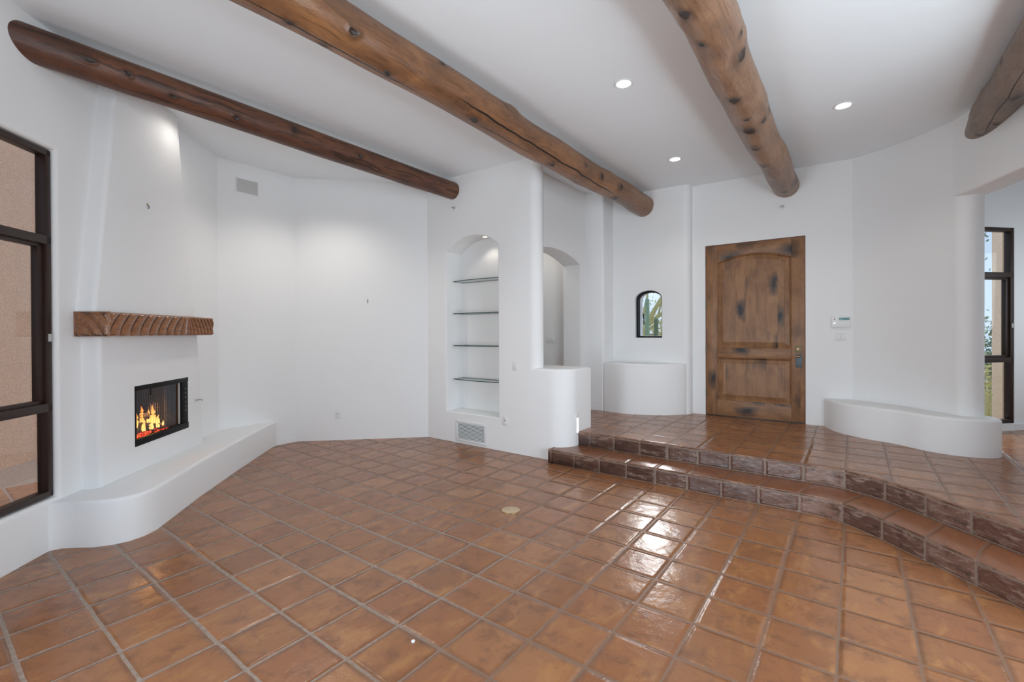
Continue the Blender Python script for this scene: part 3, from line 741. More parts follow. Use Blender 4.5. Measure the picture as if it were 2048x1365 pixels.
# the fire: logs and embers lie in the box
def fpw(x, y, z): return Matrix.LocRotScale(fp.location, fp.rotation_euler.to_quaternion(), None) @ Vector((x, y, z))
fx0 = X0 + .10
LG = [((.14, .20, .07), (.52, .24, .085), .034, 'charred log lying lowest at the back of the fire'),
      ((.10, .13, .065), (.30, .20, .10), .038, 'short blackened log at the front left of the fire'),
      ((.22, .16, .12), (.46, .13, .07), .036, 'charred log sloping down to the right in front of the fire'),
      ((.20, .23, .15), (.36, .15, .20), .032, 'charred log crossing on top of the fire')]
for (p0, p1, rr, lab) in LG:
    rnd = random.Random(lab); P = []; Rr = []
    for i in range(9):
        t = i / 8; p = Vector(p0).lerp(Vector(p1), t) + Vector((rnd.uniform(-.006, .006), rnd.uniform(-.006, .006), rnd.uniform(-.005, .005)))
        P.append(fpw(fx0 + p.x, YF + p.y, Z0 + p.z)); Rr.append(rr * rnd.uniform(.85, 1.1))
    o = link('fire_log', tube(P, Rr, None, 14), 'char_log', loc=P[0]); tag(o, lab, 'log', 'logs in the fire')
bm = bmesh.new(); rnd = random.Random(3)
for i in range(90):
    rr = rnd.uniform(.010, .024); t = bmesh.new(); bmesh.ops.create_icosphere(t, subdivisions=1, radius=rr)
    p = fpw(fx0 + rnd.uniform(.06, .60), YF + rnd.uniform(.09, .28), Z0 + .012 + rnd.uniform(.008, .05))
    bmesh.ops.translate(t, vec=p, verts=t.verts); merge(bm, t)
eb = link('ember_bed', bm, 'ember', loc=fpw(fx0 + .3, YF + .18, Z0 + .015)); tag(eb, 'bed of red glowing embers under the burning logs', 'embers'); eb['kind'] = 'stuff'
FL = [(.05, .20, .05, .05, .020), (.12, .21, .09, .17, .030), (.17, .15, .10, .20, .030), (.23, .22, .10, .13, .034), (.27, .15, .11, .13, .034), (.32, .20, .12, .17, .036), (.36, .13, .10, .19, .040),
      (.40, .18, .09, .16, .036), (.44, .14, .08, .10, .030), (.49, .16, .07, .07, .026), (.54, .15, .06, .045, .02), (.20, .10, .08, .09, .028), (.30, .10, .075, .07, .034), (.38, .10, .07, .06, .034)]
bm = bmesh.new()
for i, (x, y, z, h, r0) in enumerate(FL):
    rnd = random.Random(i); P = []; Rr = []
    ph = rnd.uniform(0, 6.3); lean = rnd.uniform(-.25, .1)
    for k in range(11):
        t = k / 10
        P.append(Vector((fx0 - .02 + x * 1.15 + lean * h * t + .014 * math.sin(ph + t * 6) * t, YF + y, Z0 + z + h * t)))
        Rr.append(max(.0012, r0 * (math.sin(PI * min(1, .22 + t * .78)) ** .8) * (1 - .45 * t) * .72))
    tube(P, Rr, bm, 10)
bmesh.ops.translate(bm, vec=(0, 0, -Z0 - .02), verts=bm.verts)
fl = link('flame', bm, 'flame'); fl.matrix_world = Matrix.LocRotScale(fpw(0, 0, Z0 + .02), fp.rotation_euler.to_quaternion(), None)
tag(fl, 'yellow and orange flames licking up over the logs in the firebox', 'fire'); fl['kind'] = 'stuff'
l = bpy.data.lights.new('fire_glow', 'POINT'); l.energy = 3.0; l.color = (1, .5, .2); l.shadow_soft_size = .08
lo_ = bpy.data.objects.new('fire_glow', l); col.objects.link(lo_); lo_.location = fpw(fx0 + .3, YF + .12, Z0 + .26)

# carved mantel shelf
ms = thing('mantel_shelf', wloc(7.31, 0, 4.91), WROT, 'carved brown wooden mantel shelf above the fireplace opening', 'mantel')
mw, mh, md = 5.22 * S, .615 * S, .80 * S
def flute(u, v):
    """relief of the carved face, u along 0..1 of its length, v up 0..1"""
    c = .665
    if u < c: s_ = (c - u) * mw; ph = (s_ + .13 * (v ** 1.8) * min(1, s_ / .10 + .1)) / (.118 - .03 * math.exp(-s_ / .25))
    else: s_ = (u - c) * mw; ph = (s_ + .11 * (v ** 1.8) * min(1, s_ / .10 + .1)) / .068
    return abs(math.sin(PI * ph)) ** .7
def carved(nx, nz, ulen, fn, amp, flat_top=.10):
    g_ = []
    for j in range(nz + 1):
        v = j / nz; row = []
        for i in range(nx + 1):
            u = i / nx
            m = min(1, v / .06) * min(1, (1 - v) / flat_top) * min(1, u * ulen / .02) * min(1, (1 - u) * ulen / .02)
            row.append((u, v, amp * fn(u, v) * max(0, m) ** .6))
        g_.append(row)
    return g_
bm = bmesh.new()
nx, nz = 460, 30
gr_ = carved(nx, nz, mw, flute, .022)
def cr(v):    # rounded long edges
    return .014 * (1 - math.sqrt(max(0, 1 - max(0, (abs(v - .5) * 2 - .86) / .14) ** 2)))
V = [[bm.verts.new((u * mw, -md + .016 + cr(v) - h, v * mh)) for u, v, h in row] for row in gr_]
for j in range(nz):
    for i in range(nx): bm.faces.new((V[j][i], V[j][i + 1], V[j + 1][i + 1], V[j + 1][i]))
def end_fn(u, v):
    rr = math.hypot((1 - u) * .25 * 0 + u * .25 + .02, (v + .10) * .20)
    return abs(math.sin(PI * (rr / .072))) ** .5
ge = carved(60, 30, md, end_fn, .018)
E0 = [[bm.verts.new((-h * min(1, (1 - abs(u - .5) * 2) / .25) + .006, -md * u + (-.0 if u < 1 else .0), v * mh)) for u, v, h in row] for row in ge]
for j in range(30):
    for i in range(60): bm.faces.new((E0[j][i], E0[j][i + 1], E0[j + 1][i + 1], E0[j + 1][i]))
box((mw / 2 + .004, -md / 2 + .012, mh / 2), (mw - .004, md - .024, mh), bm, .006)
mb = link('shelf_block', bm, 'carved_wood', ms, ang=60)

# ------------------------------------------------------------------ small wall fittings (local frames in metres)
def on_y(x, y, z): return pt(x, y, z)
def picture_hook(loc, rz, label):
    t = thing('picture_hook', loc, rz, label, 'hook')
    link('plate', box((0, -.002, .012), (.012, .004, .022), None, .001), 'brass', t)
    link('hook', tube([(0, -.003, .008), (0, -.012, -.006), (0, -.020, -.016), (0, -.014, -.028), (0, -.006, -.022)], .0035, None, 8), 'dark_steel', t)
    return t
bwx = lambda X, Y: (X, Y)
picture_hook(wloc(5.15, PRO, 8.72), WROT, 'small brass picture hook high on the fireplace front')
picture_hook(pt(-18.215, 13.22, 6.46) - Vector((q, -q, 0)) * 0 + Vector((0, 0, 0)), 44.5, 'small dark picture hook on the bare alcove wall')

def outlet(loc, rz, label, mat='white_plastic'):
    t = thing('wall_outlet', loc, rz, label, 'outlet', 'wall outlets')
    link('cover_plate', box((0, -.003, 0), (.072, .006, .116), None, .002), mat, t)
    for dz in (.028, -.028):
        rc_ = link('socket', box((0, -.006, dz), (.036, .006, .040), None, .004), mat, t)
        bm = box((-.007, -.0092, .004), (.003, .002, .012)); box((.007, -.0092, .004), (.003, .002, .012), bm); box((0, -.0092, -.011), (.005, .002, .005), bm)
        link('slot', bm, 'slot_dark', rc_)
    return t
outlet(pt(-19.19, 12.265, 1.20), 44.5, 'white outlet low on the alcove wall left of the shelf niche')
outlet(pt(-11.65, 15.15, 1.29), 0, 'white outlet low on the niche wall right of the vent grille')

def switch(loc, rz, n, label):
    t = thing('light_switch', loc, rz, label, 'switch', 'rocker light switches')
    w_ = .072 + .046 * (n - 1)
    link('cover_plate', box((0, -.003, 0), (w_, .006, .116), None, .002), 'white_plastic', t)
    for i in range(n):
        x = (i - (n - 1) / 2) * .046
        link('rocker_frame', box((x, -.0062, 0), (.037, .003, .070), None, .001), 'vent_cover', t)
        b_ = box((x, -.008, 0), (.032, .006, .064), None, .002)
        link('rocker', b_, 'white_plastic', t)
    return t
switch(pt(-11.125, 15.15, 3.585), 0, 1, 'single white rocker switch at the end of the shelf niche wall')
switch(pt(-12.93, 20.8, 4.56), 0, 3, 'white three-rocker switch plate in the hall behind the half wall')
switch(pt(-.44, 22.8, 4.735), 0, 2, 'white two-rocker switch plate right of the entry door')

kp = thing('alarm_keypad', pt(-.435, 22.8, 5.33), 0, 'white alarm keypad with teal screen above the switch right of the door', 'keypad')
kw, kh = .195, .143
link('case', box((0, -.014, 0), (kw, .028, kh), None, .006), 'white_plastic', kp)
link('screen', box((.035, -.0285, .035), (.105, .003, .030), None, .001), 'lcd', kp)
link('flap', box((.030, -.0285, -.025), (.125, .004, .062), None, .002), 'white_metal', kp)
link('indicator', lathe([(.006, 0), (.006, -.004), (.003, -.006)], None, 14, 'Y', (-.066, -.027, .033)), 'slot_dark', kp)
link('indicator', lathe([(.006, 0), (.006, -.004), (.003, -.006)], None, 14, 'Y', (-.066, -.027, -.018)), 'led_white', kp)

def sprinkler(loc, rz, label):
    t = thing('sprinkler_head', loc, rz, label, 'sprinkler', 'wall sprinkler heads')
    link('rosette', lathe([(.034, 0), (.034, -.004), (.026, -.012), (.014, -.014)], None, 24, 'Y'), 'white_metal', t)
    link('nozzle', tube([(0, -.01, 0), (0, -.045, 0)], [.010, .008], None, 12), 'chrome', t)
    link('deflector', box((0, -.052, .006), (.034, .012, .003), None, .001), 'dark_steel', t)
    return t
sprinkler(pt(-14.44, 15.15, 10.56), 0, 'small metal sprinkler head on the wall below the dark beam end')
sprinkler(pt(-2.47, 22.8, 10.27), 0, 'small white sprinkler head on the wall between knotty beam and door')

va = thing('speaker_cover', pt(-20.5, 8.92, 11.13), 90, 'pale grey rectangular speaker cover high on the wall behind the fireplace', 'cover')
link('frame', box((0, -.004, 0), (.285, .008, .20), None, .002), 'white_plastic', va)
link('panel', box((0, -.008, 0), (.258, .006, .172), None, .002), 'vent_cover', va)
link('knob', lathe([(.005, 0), (.005, -.004)], None, 12, 'Y', (.105, -.010, -.01)), 'white_plastic', va)

gk = thing('gas_key', wloc(2.62, PRO, 2.66), WROT, 'small chrome gas valve key on the wall right of the firebox', 'valve')
link('rosette', lathe([(.026, 0), (.026, -.003), (.012, -.006)], None, 24, 'Y'), 'white_metal', gk)
link('key', tube([(0, -.004, 0), (0, -.03, .002), (.02, -.045, .004), (.045, -.05, -.008)], [.009, .008, .006, .007], None, 10), 'chrome', gk)

vg = thing('vent_grille', pt(-13.54, 15.15, .10), 0, 'white louvred return-air grille low on the wall under the shelf niche', 'vent')
gw, gh = 1.76 * S, .91 * S
bm = bmesh.new(); b_ = .034
for c_, s_ in [((0, -.006, b_ / 2), (gw, .012, b_)), ((0, -.006, gh - b_ / 2), (gw, .012, b_)), ((-gw / 2 + b_ / 2, -.006, gh / 2), (b_, .0115, gh - 2 * b_ + .002)), ((gw / 2 - b_ / 2, -.006, gh / 2), (b_, .0115, gh - 2 * b_ + .002))]: box(c_, s_, bm, .002)
link('frame', bm, 'white_metal', vg)
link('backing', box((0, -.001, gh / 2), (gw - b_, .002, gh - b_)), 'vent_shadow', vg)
bm = bmesh.new(); nl = 12
for i in range(nl):
    t = box((0, 0, 0), (gw - 2 * b_ + .004, .012, .0022)); bmesh.ops.rotate(t, verts=t.verts, matrix=Matrix.Rotation(R(38), 3, 'X'))
    bmesh.ops.translate(t, vec=(0, -.007, b_ + (gh - 2 * b_) * (i + .5) / nl), verts=t.verts); merge(bm, t)
link('louver', bm, 'white_metal', vg)

fo = thing('floor_outlet', pt(-7.70, 10.25, 0), 36, 'round tan floor outlet cover set in the tile floor', 'outlet')
link('cover_plate', lathe([(.078, 0), (.078, .004), (.070, .007), (.0, .0075)][:3], None, 36), 'floor_plate', fo)
link('rim', lathe([(.079, .0), (.084, .0), (.084, .0035), (.079, .0045), (.079, .0)], None, 36, cap=False), 'brass', fo)
link('cap', lathe([(.030, .0065), (.030, .009), (.026, .010)], None, 28), 'floor_plate', fo)
bm = bmesh.new(); bmesh.ops.create_icosphere(bm, subdivisions=2, radius=.011)
for v in bm.verts: v.co = Vector((v.co.x * random.uniform(.6, 1.2), v.co.y * random.uniform(.6, 1.2), max(0, v.co.z * .7 + .004)))
bmesh.ops.translate(bm, vec=pt(-5.69, 4.95, 0), verts=bm.verts)
tag(link('plaster_crumb', bm, 'white_plastic', loc=pt(-5.69, 4.95, 0)), 'tiny white plaster crumb lying on a grout joint of the tile floor', 'crumb')

# ------------------------------------------------------------------ lamps
def downlight(loc, rad, label, watts, lens='lens_glow', spot=130, src=None, aim=None):
    if src is None:
        t = thing('recessed_light', loc, 0, label, 'ceiling light', 'recessed ceiling lights')
        link('trim_ring', lathe([(rad, .001), (rad * 1.32, .001), (rad * 1.32, -.004), (rad * 1.22, -.007), (rad, -.004), (rad, .001)], None, 36, cap=False), 'white_metal', t)
        link('lens', lathe([(rad * 1.01, .0), (rad * 1.01, -.002), (rad * .9, -.003)], None, 36), lens, t)
    else:
        t = copy_tree(src); t.location = loc; t['label'] = label
    l = bpy.data.lights.new('lamp', 'SPOT'); l.energy = watts; l.spot_size = R(spot); l.spot_blend = .6; l.color = (1, .94, .86); l.shadow_soft_size = .05
    o = bpy.data.objects.new('lamp', l); col.objects.link(o); o.location = Vector(loc) - Vector((0, 0, .02))
    return t
def cz(x, y): return pt(x, y, ceil_z(x) - .002)
d0 = downlight(cz(-5.14, 12.16), .060, 'brightest recessed ceiling light, between the cracked and the knotty log beams', 26)
downlight(cz(-.26, 17.26), .060, 'recessed ceiling light between the knotty and the greyish log beams', 16, src=d0)
downlight(cz(-5.76, 18.74), .060, 'recessed ceiling light nearest the entry door, small and far', 16, src=d0)
for x_, y_, p_ in ((-16.79, 5.9, 7), (-16.98, 10.0, 50)):    # two more downlights, out of sight above the dark beam
    l = bpy.data.lights.new('lamp', 'SPOT'); l.energy = p_; l.spot_size = R(160 if p_ < 10 else 130); l.spot_blend = .7; l.color = (1, .94, .86); l.shadow_soft_size = .05
    o = bpy.data.objects.new('lamp', l); col.objects.link(o); o.location = cz(x_, y_) - Vector((0, 0, .02))
nl_ = thing('niche_light', pt(-13.08, 15.62, 9.195), 0, 'small round light in the arched top of the shelf niche', 'light')
link('trim_ring', lathe([(.036, .001), (.05, .001), (.05, -.004), (.036, -.006), (.036, .001)], None, 30, cap=False), 'brass', nl_)
link('lens', lathe([(.037, 0), (.037, -.002), (.03, -.003)], None, 30), 'lens_soft', nl_)
l = bpy.data.lights.new('lamp', 'SPOT'); l.energy = 2.6; l.spot_size = R(120); l.spot_blend = .5; l.color = (1, .93, .82); l.shadow_soft_size = .03
o = bpy.data.objects.new('lamp', l); col.objects.link(o); o.location = pt(-13.05, 15.62, 9.13)
sl = thing('step_light', pt(-8.700, 15.93, 1.38), 90, 'lit white step light low in the rounded end of the half wall', 'light')
link('housing', box((0, -.001, 0), (.060, .012, .255), None, .003), 'white_metal', sl)
link('lens', box((0, -.004, -.02), (.044, .010, .180), None, .003), 'step_glow', sl)

# ------------------------------------------------------------------ glass shelves in the niche
def shelf(z, label, src=None):
    if src:
        o = copy_tree(src); o.location = pt(-13.45, 16.17, z); o['label'] = label; return o
    t = thing('glass_shelf', pt(-13.45, 16.17, z), 0, label, 'shelf', 'glass shelves in the wall niche')
    out = [(-1.40, 0), (1.42, 0), (1.42, -.74)] + [(1.42 - 2.82 * i / 16, -.74 - .15 * math.sin(PI * i / 16)) for i in range(1, 16)] + [(-1.40, -.74)]
    bm = prism(out, 0, .034)
    for f in bm.faces: f.material_index = 0 if abs(f.normal.z) > .5 else 1
    link('glass_sheet', bm, ['shelf_glass', 'glass_edge'], t)
    for x in (-1.36, 1.38):
        for y in (-.15, -.62): link('shelf_pin', tube([(x * S, y * S, -.008), (x * S, y * S, 0)], .004, None, 8), 'chrome', t)
    return t
s0 = shelf(7.29, 'top glass shelf in the wall niche, just below the light')
shelf(5.81, 'second glass shelf from the top in the wall niche', s0)
shelf(4.34, 'third glass shelf from the top in the wall niche', s0)
shelf(2.80, 'bottom glass shelf in the wall niche', s0)

# ------------------------------------------------------------------ entry door
dr = bpy.data.objects.new('door_1', None); col.objects.link(dr); dr.location = pt(DX0 + .02, 22.8, 1.05); struct(dr)
dr['label'] = 'knotty wooden entry door with arched upper panel, on the far raised landing'
DW, DH, DT = 3.94 * S, 7.89 * S, .05
Y0 = .012                                               # face of the leaf, a little behind the wall face
st = .150
def rect_out(d, x0, x1, z0, z1, n=18): return [(x0 + d, z0 + d), (x1 - d, z0 + d)] + [(x1 - d - (x1 - x0 - 2 * d) * i / n, z1 - d) for i in range(n + 1)]
def arch_out(d, x0, x1, z0, zs, za, n=18):
    w2 = (x1 - x0) / 2; h = za - zs; rr = (w2 * w2 + h * h) / (2 * h); cx_, cz_ = (x0 + x1) / 2, za - rr; r2 = rr - d
    a = math.asin((w2 - d) / r2)
    return [(x0 + d, z0 + d), (x1 - d, z0 + d)] + [(cx_ + r2 * math.sin(a - 2 * a * i / n), cz_ + r2 * math.cos(a - 2 * a * i / n)) for i in range(n + 1)]
px0, px1 = st, DW - st
zl0, zl1, zu0, zus, zua = (1.80 - 1.05) * S, (3.76 - 1.05) * S, (4.21 - 1.05) * S, (8.14 - 1.05) * S, (8.44 - 1.05) * S
upper = lambda d: arch_out(d, px0, px1, zu0, zus, zua)
lower = lambda d: rect_out(d, px0, px1, zl0, zl1)
def leafpart(name, outline2, mat):
    bm = bmesh.new(); n = len(outline2)
    a = [bm.verts.new((x, Y0, z)) for x, z in outline2]; b = [bm.verts.new((x, Y0 + DT, z)) for x, z in outline2]
    for i in range(n): bm.faces.new((a[i], a[(i + 1) % n], b[(i + 1) % n], b[i]))
    bm.faces.new(a); bm.faces.new(b[::-1])
    bmesh.ops.recalc_face_normals(bm, faces=bm.faces)
    es = [e for e in bm.edges if all(abs(v.co.y - Y0) < 1e-6 for v in e.verts)]
    bmesh.ops.bevel(bm, geom=es, offset=.004, segments=2, affect='EDGES', profile=.5)
    return link(name, bm, mat, dr)
leafpart('stile', [(0, 0), (st, 0), (st, DH), (0, DH)], 'alder_upright')
leafpart('stile', [(DW - st, 0), (DW, 0), (DW, DH), (DW - st, DH)], 'alder_upright')
leafpart('rail', [(st, 0), (DW - st, 0), (DW - st, zl0), (st, zl0)], 'alder_cross')
leafpart('rail', [(st, zl1), (DW - st, zl1), (DW - st, zu0), (st, zu0)], 'alder_cross')
leafpart('rail', [(st, DH), (st, zus)] + upper(0)[2:][::-1][1:-1] + [(DW - st, zus), (DW - st, DH)], 'alder_cross')
def raised(name, fn):
    bm = bmesh.new(); loops = []
    for d, y in [(0, .004), (.004, .001), (.012, .006), (.020, .020), (.026, .024), (.078, .010), (.080, .006), (.086, .006)]:
        loops.append([bm.verts.new((x, Y0 + y, z)) for x, z in fn(d)])
    n = len(loops[0])
    for r0, r1 in zip(loops, loops[1:]):
        for i in range(n): bm.faces.new((r0[i], r0[(i + 1) % n], r1[(i + 1) % n], r1[i]))
    bm.faces.new(loops[-1])
    return link(name, bm, 'alder_upright', dr, ang=20)
raised('door_panel', upper); raised('door_panel', lower)
bm = bmesh.new(); jt = .02
box((-.004 - jt / 2 + .012, .06, DH / 2), (jt - .008, .10, DH + .01), bm); box((DW + jt / 2 - .008, .06, DH / 2), (jt - .008, .10, DH + .01), bm); box((DW / 2, .06, DH + .003), (DW + .02, .10, .010), bm)
link('door_frame', bm, 'rust_post', dr)
link('threshold', box((DW / 2, .03, .006), (DW, .06, .012), None, .002), 'dark_steel', dr)
for zz in (8.22, 6.18, 4.14, 2.10):
    hz = (zz - 1.05) * S
    link('hinge', tube([(.004, .004, hz - .055), (.004, .004, hz - .05), (.004, .004, hz + .05), (.004, .004, hz + .055)], [.003, .007, .007, .003], None, 10), 'hinge_metal', dr)
hx_, hz_ = (-1.885 - DX0 - .02) * S, 0
hp_ = link('handle_plate', box((hx_, Y0 - .003, (3.71 - 1.05) * S), (.072, .008, .58 * S), None, .002), 'patina_plate', dr)
lz = (3.90 - 1.05) * S
bm = lathe([(.017, Y0 - .006), (.019, Y0 - .010), (.014, Y0 - .02), (.009, Y0 - .03), (.009, Y0 - .05)], None, 18, 'Y', (hx_ + .004, 0, lz))
tube([(hx_ + .006, Y0 - .05, lz), (hx_ - .02, Y0 - .055, lz - .004), (hx_ - .045, Y0 - .052, lz - .020), (hx_ - .075, Y0 - .05, lz - .022), (hx_ - .098, Y0 - .046, lz - .036), (hx_ - .106, Y0 - .045, lz - .046)], [.010, .009, .007, .007, .007, .005], bm, 10)
link('lever', bm, 'bronze_lever', hp_)
db = link('deadbolt', box((hx_ - .008, Y0 - .003, (4.20 - 1.05) * S), (.062, .008, .085), None, .002), 'hinge_metal', dr)
link('thumb_turn', lathe([(.016, Y0 - .006), (.016, Y0 - .014), (.008, Y0 - .022)], None, 16, 'Y', (hx_ - .008, 0, (4.20 - 1.05) * S)), 'bronze_lever', db)

# ------------------------------------------------------------------ windows
def bar(bm, x0, x1, z0, z1, y, t, bev=.003): return box(((x0 + x1) / 2, y, (z0 + z1) / 2), (x1 - x0, t, z1 - z0), bm, bev)
def window(name, loc, rz, width, zs, hand, label):
    """three lights one above the other; local x from the visible jamb (0) towards -width; heights zs are edges in tiles above loc"""
    t = bpy.data.objects.new(name, None); col.objects.link(t); t.location = loc; t.rotation_euler = (0, 0, R(rz)); struct(t); t['label'] = label
    W = -width * S * hand; z = [k * S for k in zs]; fw, ft = .042, .07
    xa, xb = min(0, W), max(0, W)
    bm = bmesh.new()
    bar(bm, xa, xa + fw, z[0], z[3], 0, ft); bar(bm, xb - fw, xb, z[0], z[3], 0, ft)
    bar(bm, xa, xb, z[0], z[0] + fw, 0, ft); bar(bm, xa, xb, z[3] - fw, z[3], 0, ft)
    for zz in z[1:3]: bar(bm, xa, xb, zz - .030, zz + .030, 0, ft)
    link('window_frame', bm, 'bronze_frame', t)
    # middle sash, with a heavier border and its latch
    bm = bmesh.new(); sa, sb_ = xa + fw - .004, xb - fw + .004; b2 = .052; s0_, s1_ = z[1] + .026, z[2] - .026
    bar(bm, sa, sa + b2, s0_, s1_, .006, .045); bar(bm, sb_ - b2, sb_, s0_, s1_, .006, .045); bar(bm, sa, sb_, s0_, s0_ + .03, .006, .045); bar(bm, sa, sb_, s1_ - .03, s1_, .006, .045)
    sh = link('sash', bm, 'bronze_frame', t)
    lx = (xb - fw * .6) if hand > 0 else (xa + fw * .6)
    link('latch', box((lx, -.04, (z[1] + z[2]) / 2 - .10), (.020, .012, .055), None, .003), 'vent_cover', sh)
    link('pane', box(((sa + sb_) / 2, .008, (s0_ + s1_) / 2), (sb_ - sa - b2, .006, s1_ - s0_ - .03)), 'pane_glass', sh)
    for a_, b__ in ((z[0], z[1]), (z[2], z[3])):
        link('pane', box(((xa + xb) / 2, .008, (a_ + b__) / 2), (xb - xa - fw, .006, b__ - a_ - .03)), 'pane_glass', t)
    return t
# window 1: jamb at s = 7.86 on the recess plane, runs back towards the camera side
window('window_1', wloc(W1S0 + .04, -.20, 0), WROT, 4.78, (W1Z0 + .04, 3.27, 7.15, W1Z1 - .04), 1, 'tall bronze-framed window left of the fireplace')
window('window_2', pt(*diag(SW1 - .02, -.12), 0), 45, 3.44, (SZ0 + .01, 3.80, 7.12, SZ1 - .01), 1, 'narrow tall bronze-framed window beyond the opening at the far right')
struct(link('window_sill', prism([diag(-1.5, .06), diag(8, .06), diag(8, -.02), diag(-1.5, -.02)], H2, 1.30), 'plaster'))
w3 = bpy.data.objects.new('window_3', None); col.objects.link(w3); w3.location = pt((AX0 + AX1) / 2, 22.56, AZ0); struct(w3); w3['label'] = 'small arched window in the entry recess left of the door'
def ring_xz(outer_, inner_, y0, y1, k=S):
    bm = bmesh.new(); n = len(outer_)
    L4 = [[bm.verts.new((x * k, y * k, z * k)) for x, z in o_] for o_, y in ((outer_, y0), (inner_, y0), (inner_, y1), (outer_, y1))]
    for a_, b__ in zip(L4, L4[1:] + L4[:1]):
        for i in range(n): bm.faces.new((a_[i], a_[(i + 1) % n], b__[(i + 1) % n], b__[i]))
    bmesh.ops.recalc_face_normals(bm, faces=bm.faces); return bm
hw_ = (AX1 - AX0) / 2
ro_ = round_arch(-hw_, hw_, 0, AZS - AZ0, AZA - AZ0)
ri_ = round_arch(-hw_ + .085, hw_ - .085, .085, AZS - AZ0, AZA - AZ0 - .085)
link('window_frame', ring_xz(ro_, ri_, -.08, .22), 'black_frame', w3)
link('pane', prism_xz(round_arch(-hw_ + .07, hw_ - .07, .07, AZS - AZ0, AZA - AZ0 - .07), .10, .12), 'pane_glass', w3)

# ------------------------------------------------------------------ outdoors
struct(link('ground', prism([(-140, -120), (140, -120), (140, 160), (-140, 160)], -2.0, -.45), 'gravel'))
def ext(s, o): return along(s, o)
struct(link('wall_outside_left', prism([(-28.8, 3.9), (-14.0, -10.9), (-14.7, -11.6), (-29.5, 3.2)], -1, 23), 'stucco'))
struct(link('wall_outside_far', prism([(-33, 2.0), (-33, 12.0), (-34, 12.0), (-34, 2.0)], -1, 23), 'stucco_pale'))
bm = prism([(5.22, 29.05), (6.8, 30.6), (6.1, 31.3), (5.1, 30.3)], -.6, 15)
struct(link('porch_column', bm, 'stucco_pale'))
struct(link('garden_wall', prism([(-40, 47), (0, 47), (0, 48), (-40, 48)], -1, 4.75), 'stucco_pale'))
def cactus(x, y, r, z1, mat, label):
    bm = bmesh.new(); rings = []; n = 44
    hs = [(-.6, .95), (z1 * .5, 1.0), (z1 - .5, 1.0), (z1 - .16, .97), (z1 - .07, .82), (z1 - .02, .5), (z1, .12)]
    for h, k in hs:
        rings.append([bm.verts.new(pt(x + r * k * (1 + .13 * math.cos(11 * 2 * PI * i / n)) * math.cos(2 * PI * i / n), y + r * k * (1 + .13 * math.cos(11 * 2 * PI * i / n)) * math.sin(2 * PI * i / n), h)) for i in range(n)])
    for a_, b__ in zip(rings, rings[1:]):
        for i in range(n): bm.faces.new((a_[i], a_[(i + 1) % n], b__[(i + 1) % n], b__[i]))
    bm.faces.new(rings[-1]); bm.faces.new(rings[0][::-1])
    tag(link('column_cactus', bm, mat, loc=pt(x, y, -.5), ang=80), label, 'cactus', 'column cacti seen through the arched window')
cactus(-11.0, 29.8, .125, 7.18, 'cactus', 'tallest ribbed green column cactus seen through the arched window')
cactus(-10.55, 30.2, .13, 5.86, 'cactus_dark', 'short dark green column cactus at the right of the arched window view')
cactus(-11.55, 29.5, .10, 6.05, 'cactus_dark', 'thin dark column cactus at the left edge of the arched window view')
# tree outside the arched window
tr = thing('desert_tree', pt(-14.2, 36.0, -.5), 0, 'green-barked desert tree with bare forking branches outside the arched window', 'tree')
bm = bmesh.new()
def T(p): return pt(p[0] + 14.2, p[1] - 36.0, p[2] + .5)
def branch(ps, rs): tube([T(p) for p in ps], [r * S for r in rs], bm, 8)
branch([(-14.2, 36, -.5), (-14.1, 36, 2.4), (-13.7, 36, 4.6)], [.42, .36, .30])
branch([(-13.7, 36, 4.6), (-13.1, 36, 6.0), (-12.5, 36, 7.0), (-11.7, 36, 8.3)], [.28, .2, .17, .12])
branch([(-13.3, 36, 5.5), (-12.4, 36.2, 6.25), (-11.7, 36.3, 6.6), (-10.6, 36.4, 7.2)], [.19, .15, .13, .08])
branch([(-13.6, 36, 4.8), (-12.6, 35.8, 5.5), (-11.8, 35.7, 5.8), (-11.2, 35.7, 6.1), (-10.3, 35.8, 6.1)], [.12, .08, .07, .06, .04])
branch([(-13.5, 36, 5.0), (-13.6, 36, 6.4), (-13.2, 36, 8.2)], [.14, .1, .07])
branch([(-12.45, 36.2, 6.25), (-12.3, 36.2, 7.0), (-11.9, 36.2, 8.0)], [.09, .07, .05])
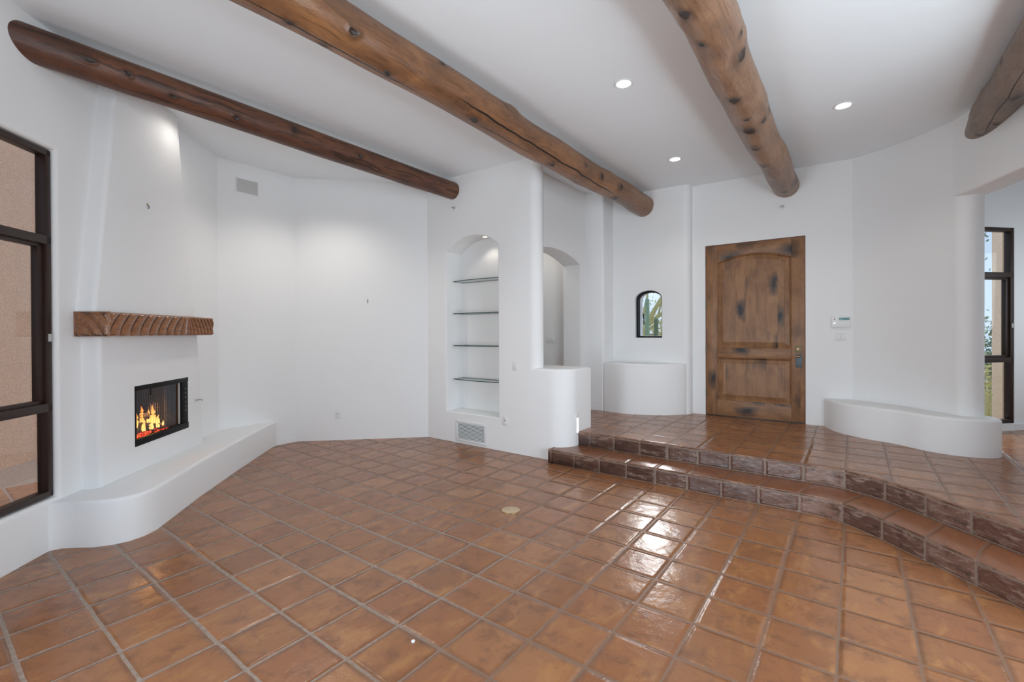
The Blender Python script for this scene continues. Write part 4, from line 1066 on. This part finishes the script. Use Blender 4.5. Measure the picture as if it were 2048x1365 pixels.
branch([(-11.8, 35.7, 5.8), (-11.6, 35.7, 6.5), (-11.4, 35.7, 7.2)], [.05, .04, .03])
branch([(-13.0, 35.8, 5.2), (-12.3, 35.7, 5.2), (-11.5, 35.7, 5.35)], [.06, .05, .03])
link('trunk', bm, 'bark_green', tr)
def leaves(name, c, sp, n, size, mat, parent=None, seed=1):
    rnd = random.Random(seed); bm = bmesh.new()
    for _ in range(n):
        p = pt(c[0] + rnd.gauss(0, sp[0]), c[1] + rnd.gauss(0, sp[1]), c[2] + rnd.gauss(0, sp[2]))
        u = Vector((rnd.uniform(-1, 1), rnd.uniform(-1, 1), rnd.uniform(-1, 1))).normalized(); v = u.cross(Vector((rnd.uniform(-1, 1), rnd.uniform(-1, 1), 1))).normalized()
        a_, b__ = u * size * S, v * size * S * .4
        vs = [bm.verts.new(p + k) for k in (-a_, b__, a_, -b__)]; bm.faces.new(vs)
    return bm
bm = leaves('l', (1.6, 0, 7.2), (1.0, .5, .7), 260, .12, 'desert_leaf', seed=4)
link('foliage', bm, 'desert_leaf', tr)
def bush(x, y, z, sp, n, size, mat, label, seed):
    t = thing('desert_shrub', pt(x, y, -.5), 0, label, 'shrub')
    bm = leaves('l', (0, 0, z + .5), sp, n, size, mat, seed=seed); link('foliage', bm, mat, t)
    link('stem', tube([(0, 0, 0), (0, 0, (z + .5) * S)], .05, None, 8), 'bark_green', t)
bush(-17.8, 53, 4.9, (2.2, .8, 1.1), 900, .2, 'desert_leaf', 'sunlit yellow-green shrub behind the garden wall outside the arched window', 5)
bush(-13.5, 42, 4.6, (.8, .6, 1.2), 350, .16, 'desert_leaf', 'yellowish shrub at the right edge of the arched window view', 6)
bush(6.55, 39, 3.4, (.40, .6, 1.3), 420, .17, 'sage_leaf', 'leafy green shrub beside the tan column outside the narrow window', 7)
bush(4.72, 29.4, 2.2, (.10, .10, .7), 160, .12, 'desert_leaf', 'low yellow-green plant at the foot of the tan column outside', 8)
bush(6.4, 44, 11.4, (.5, .5, .9), 120, .16, 'sage_leaf', 'thin leafy treetop against the sky in the narrow window', 9)
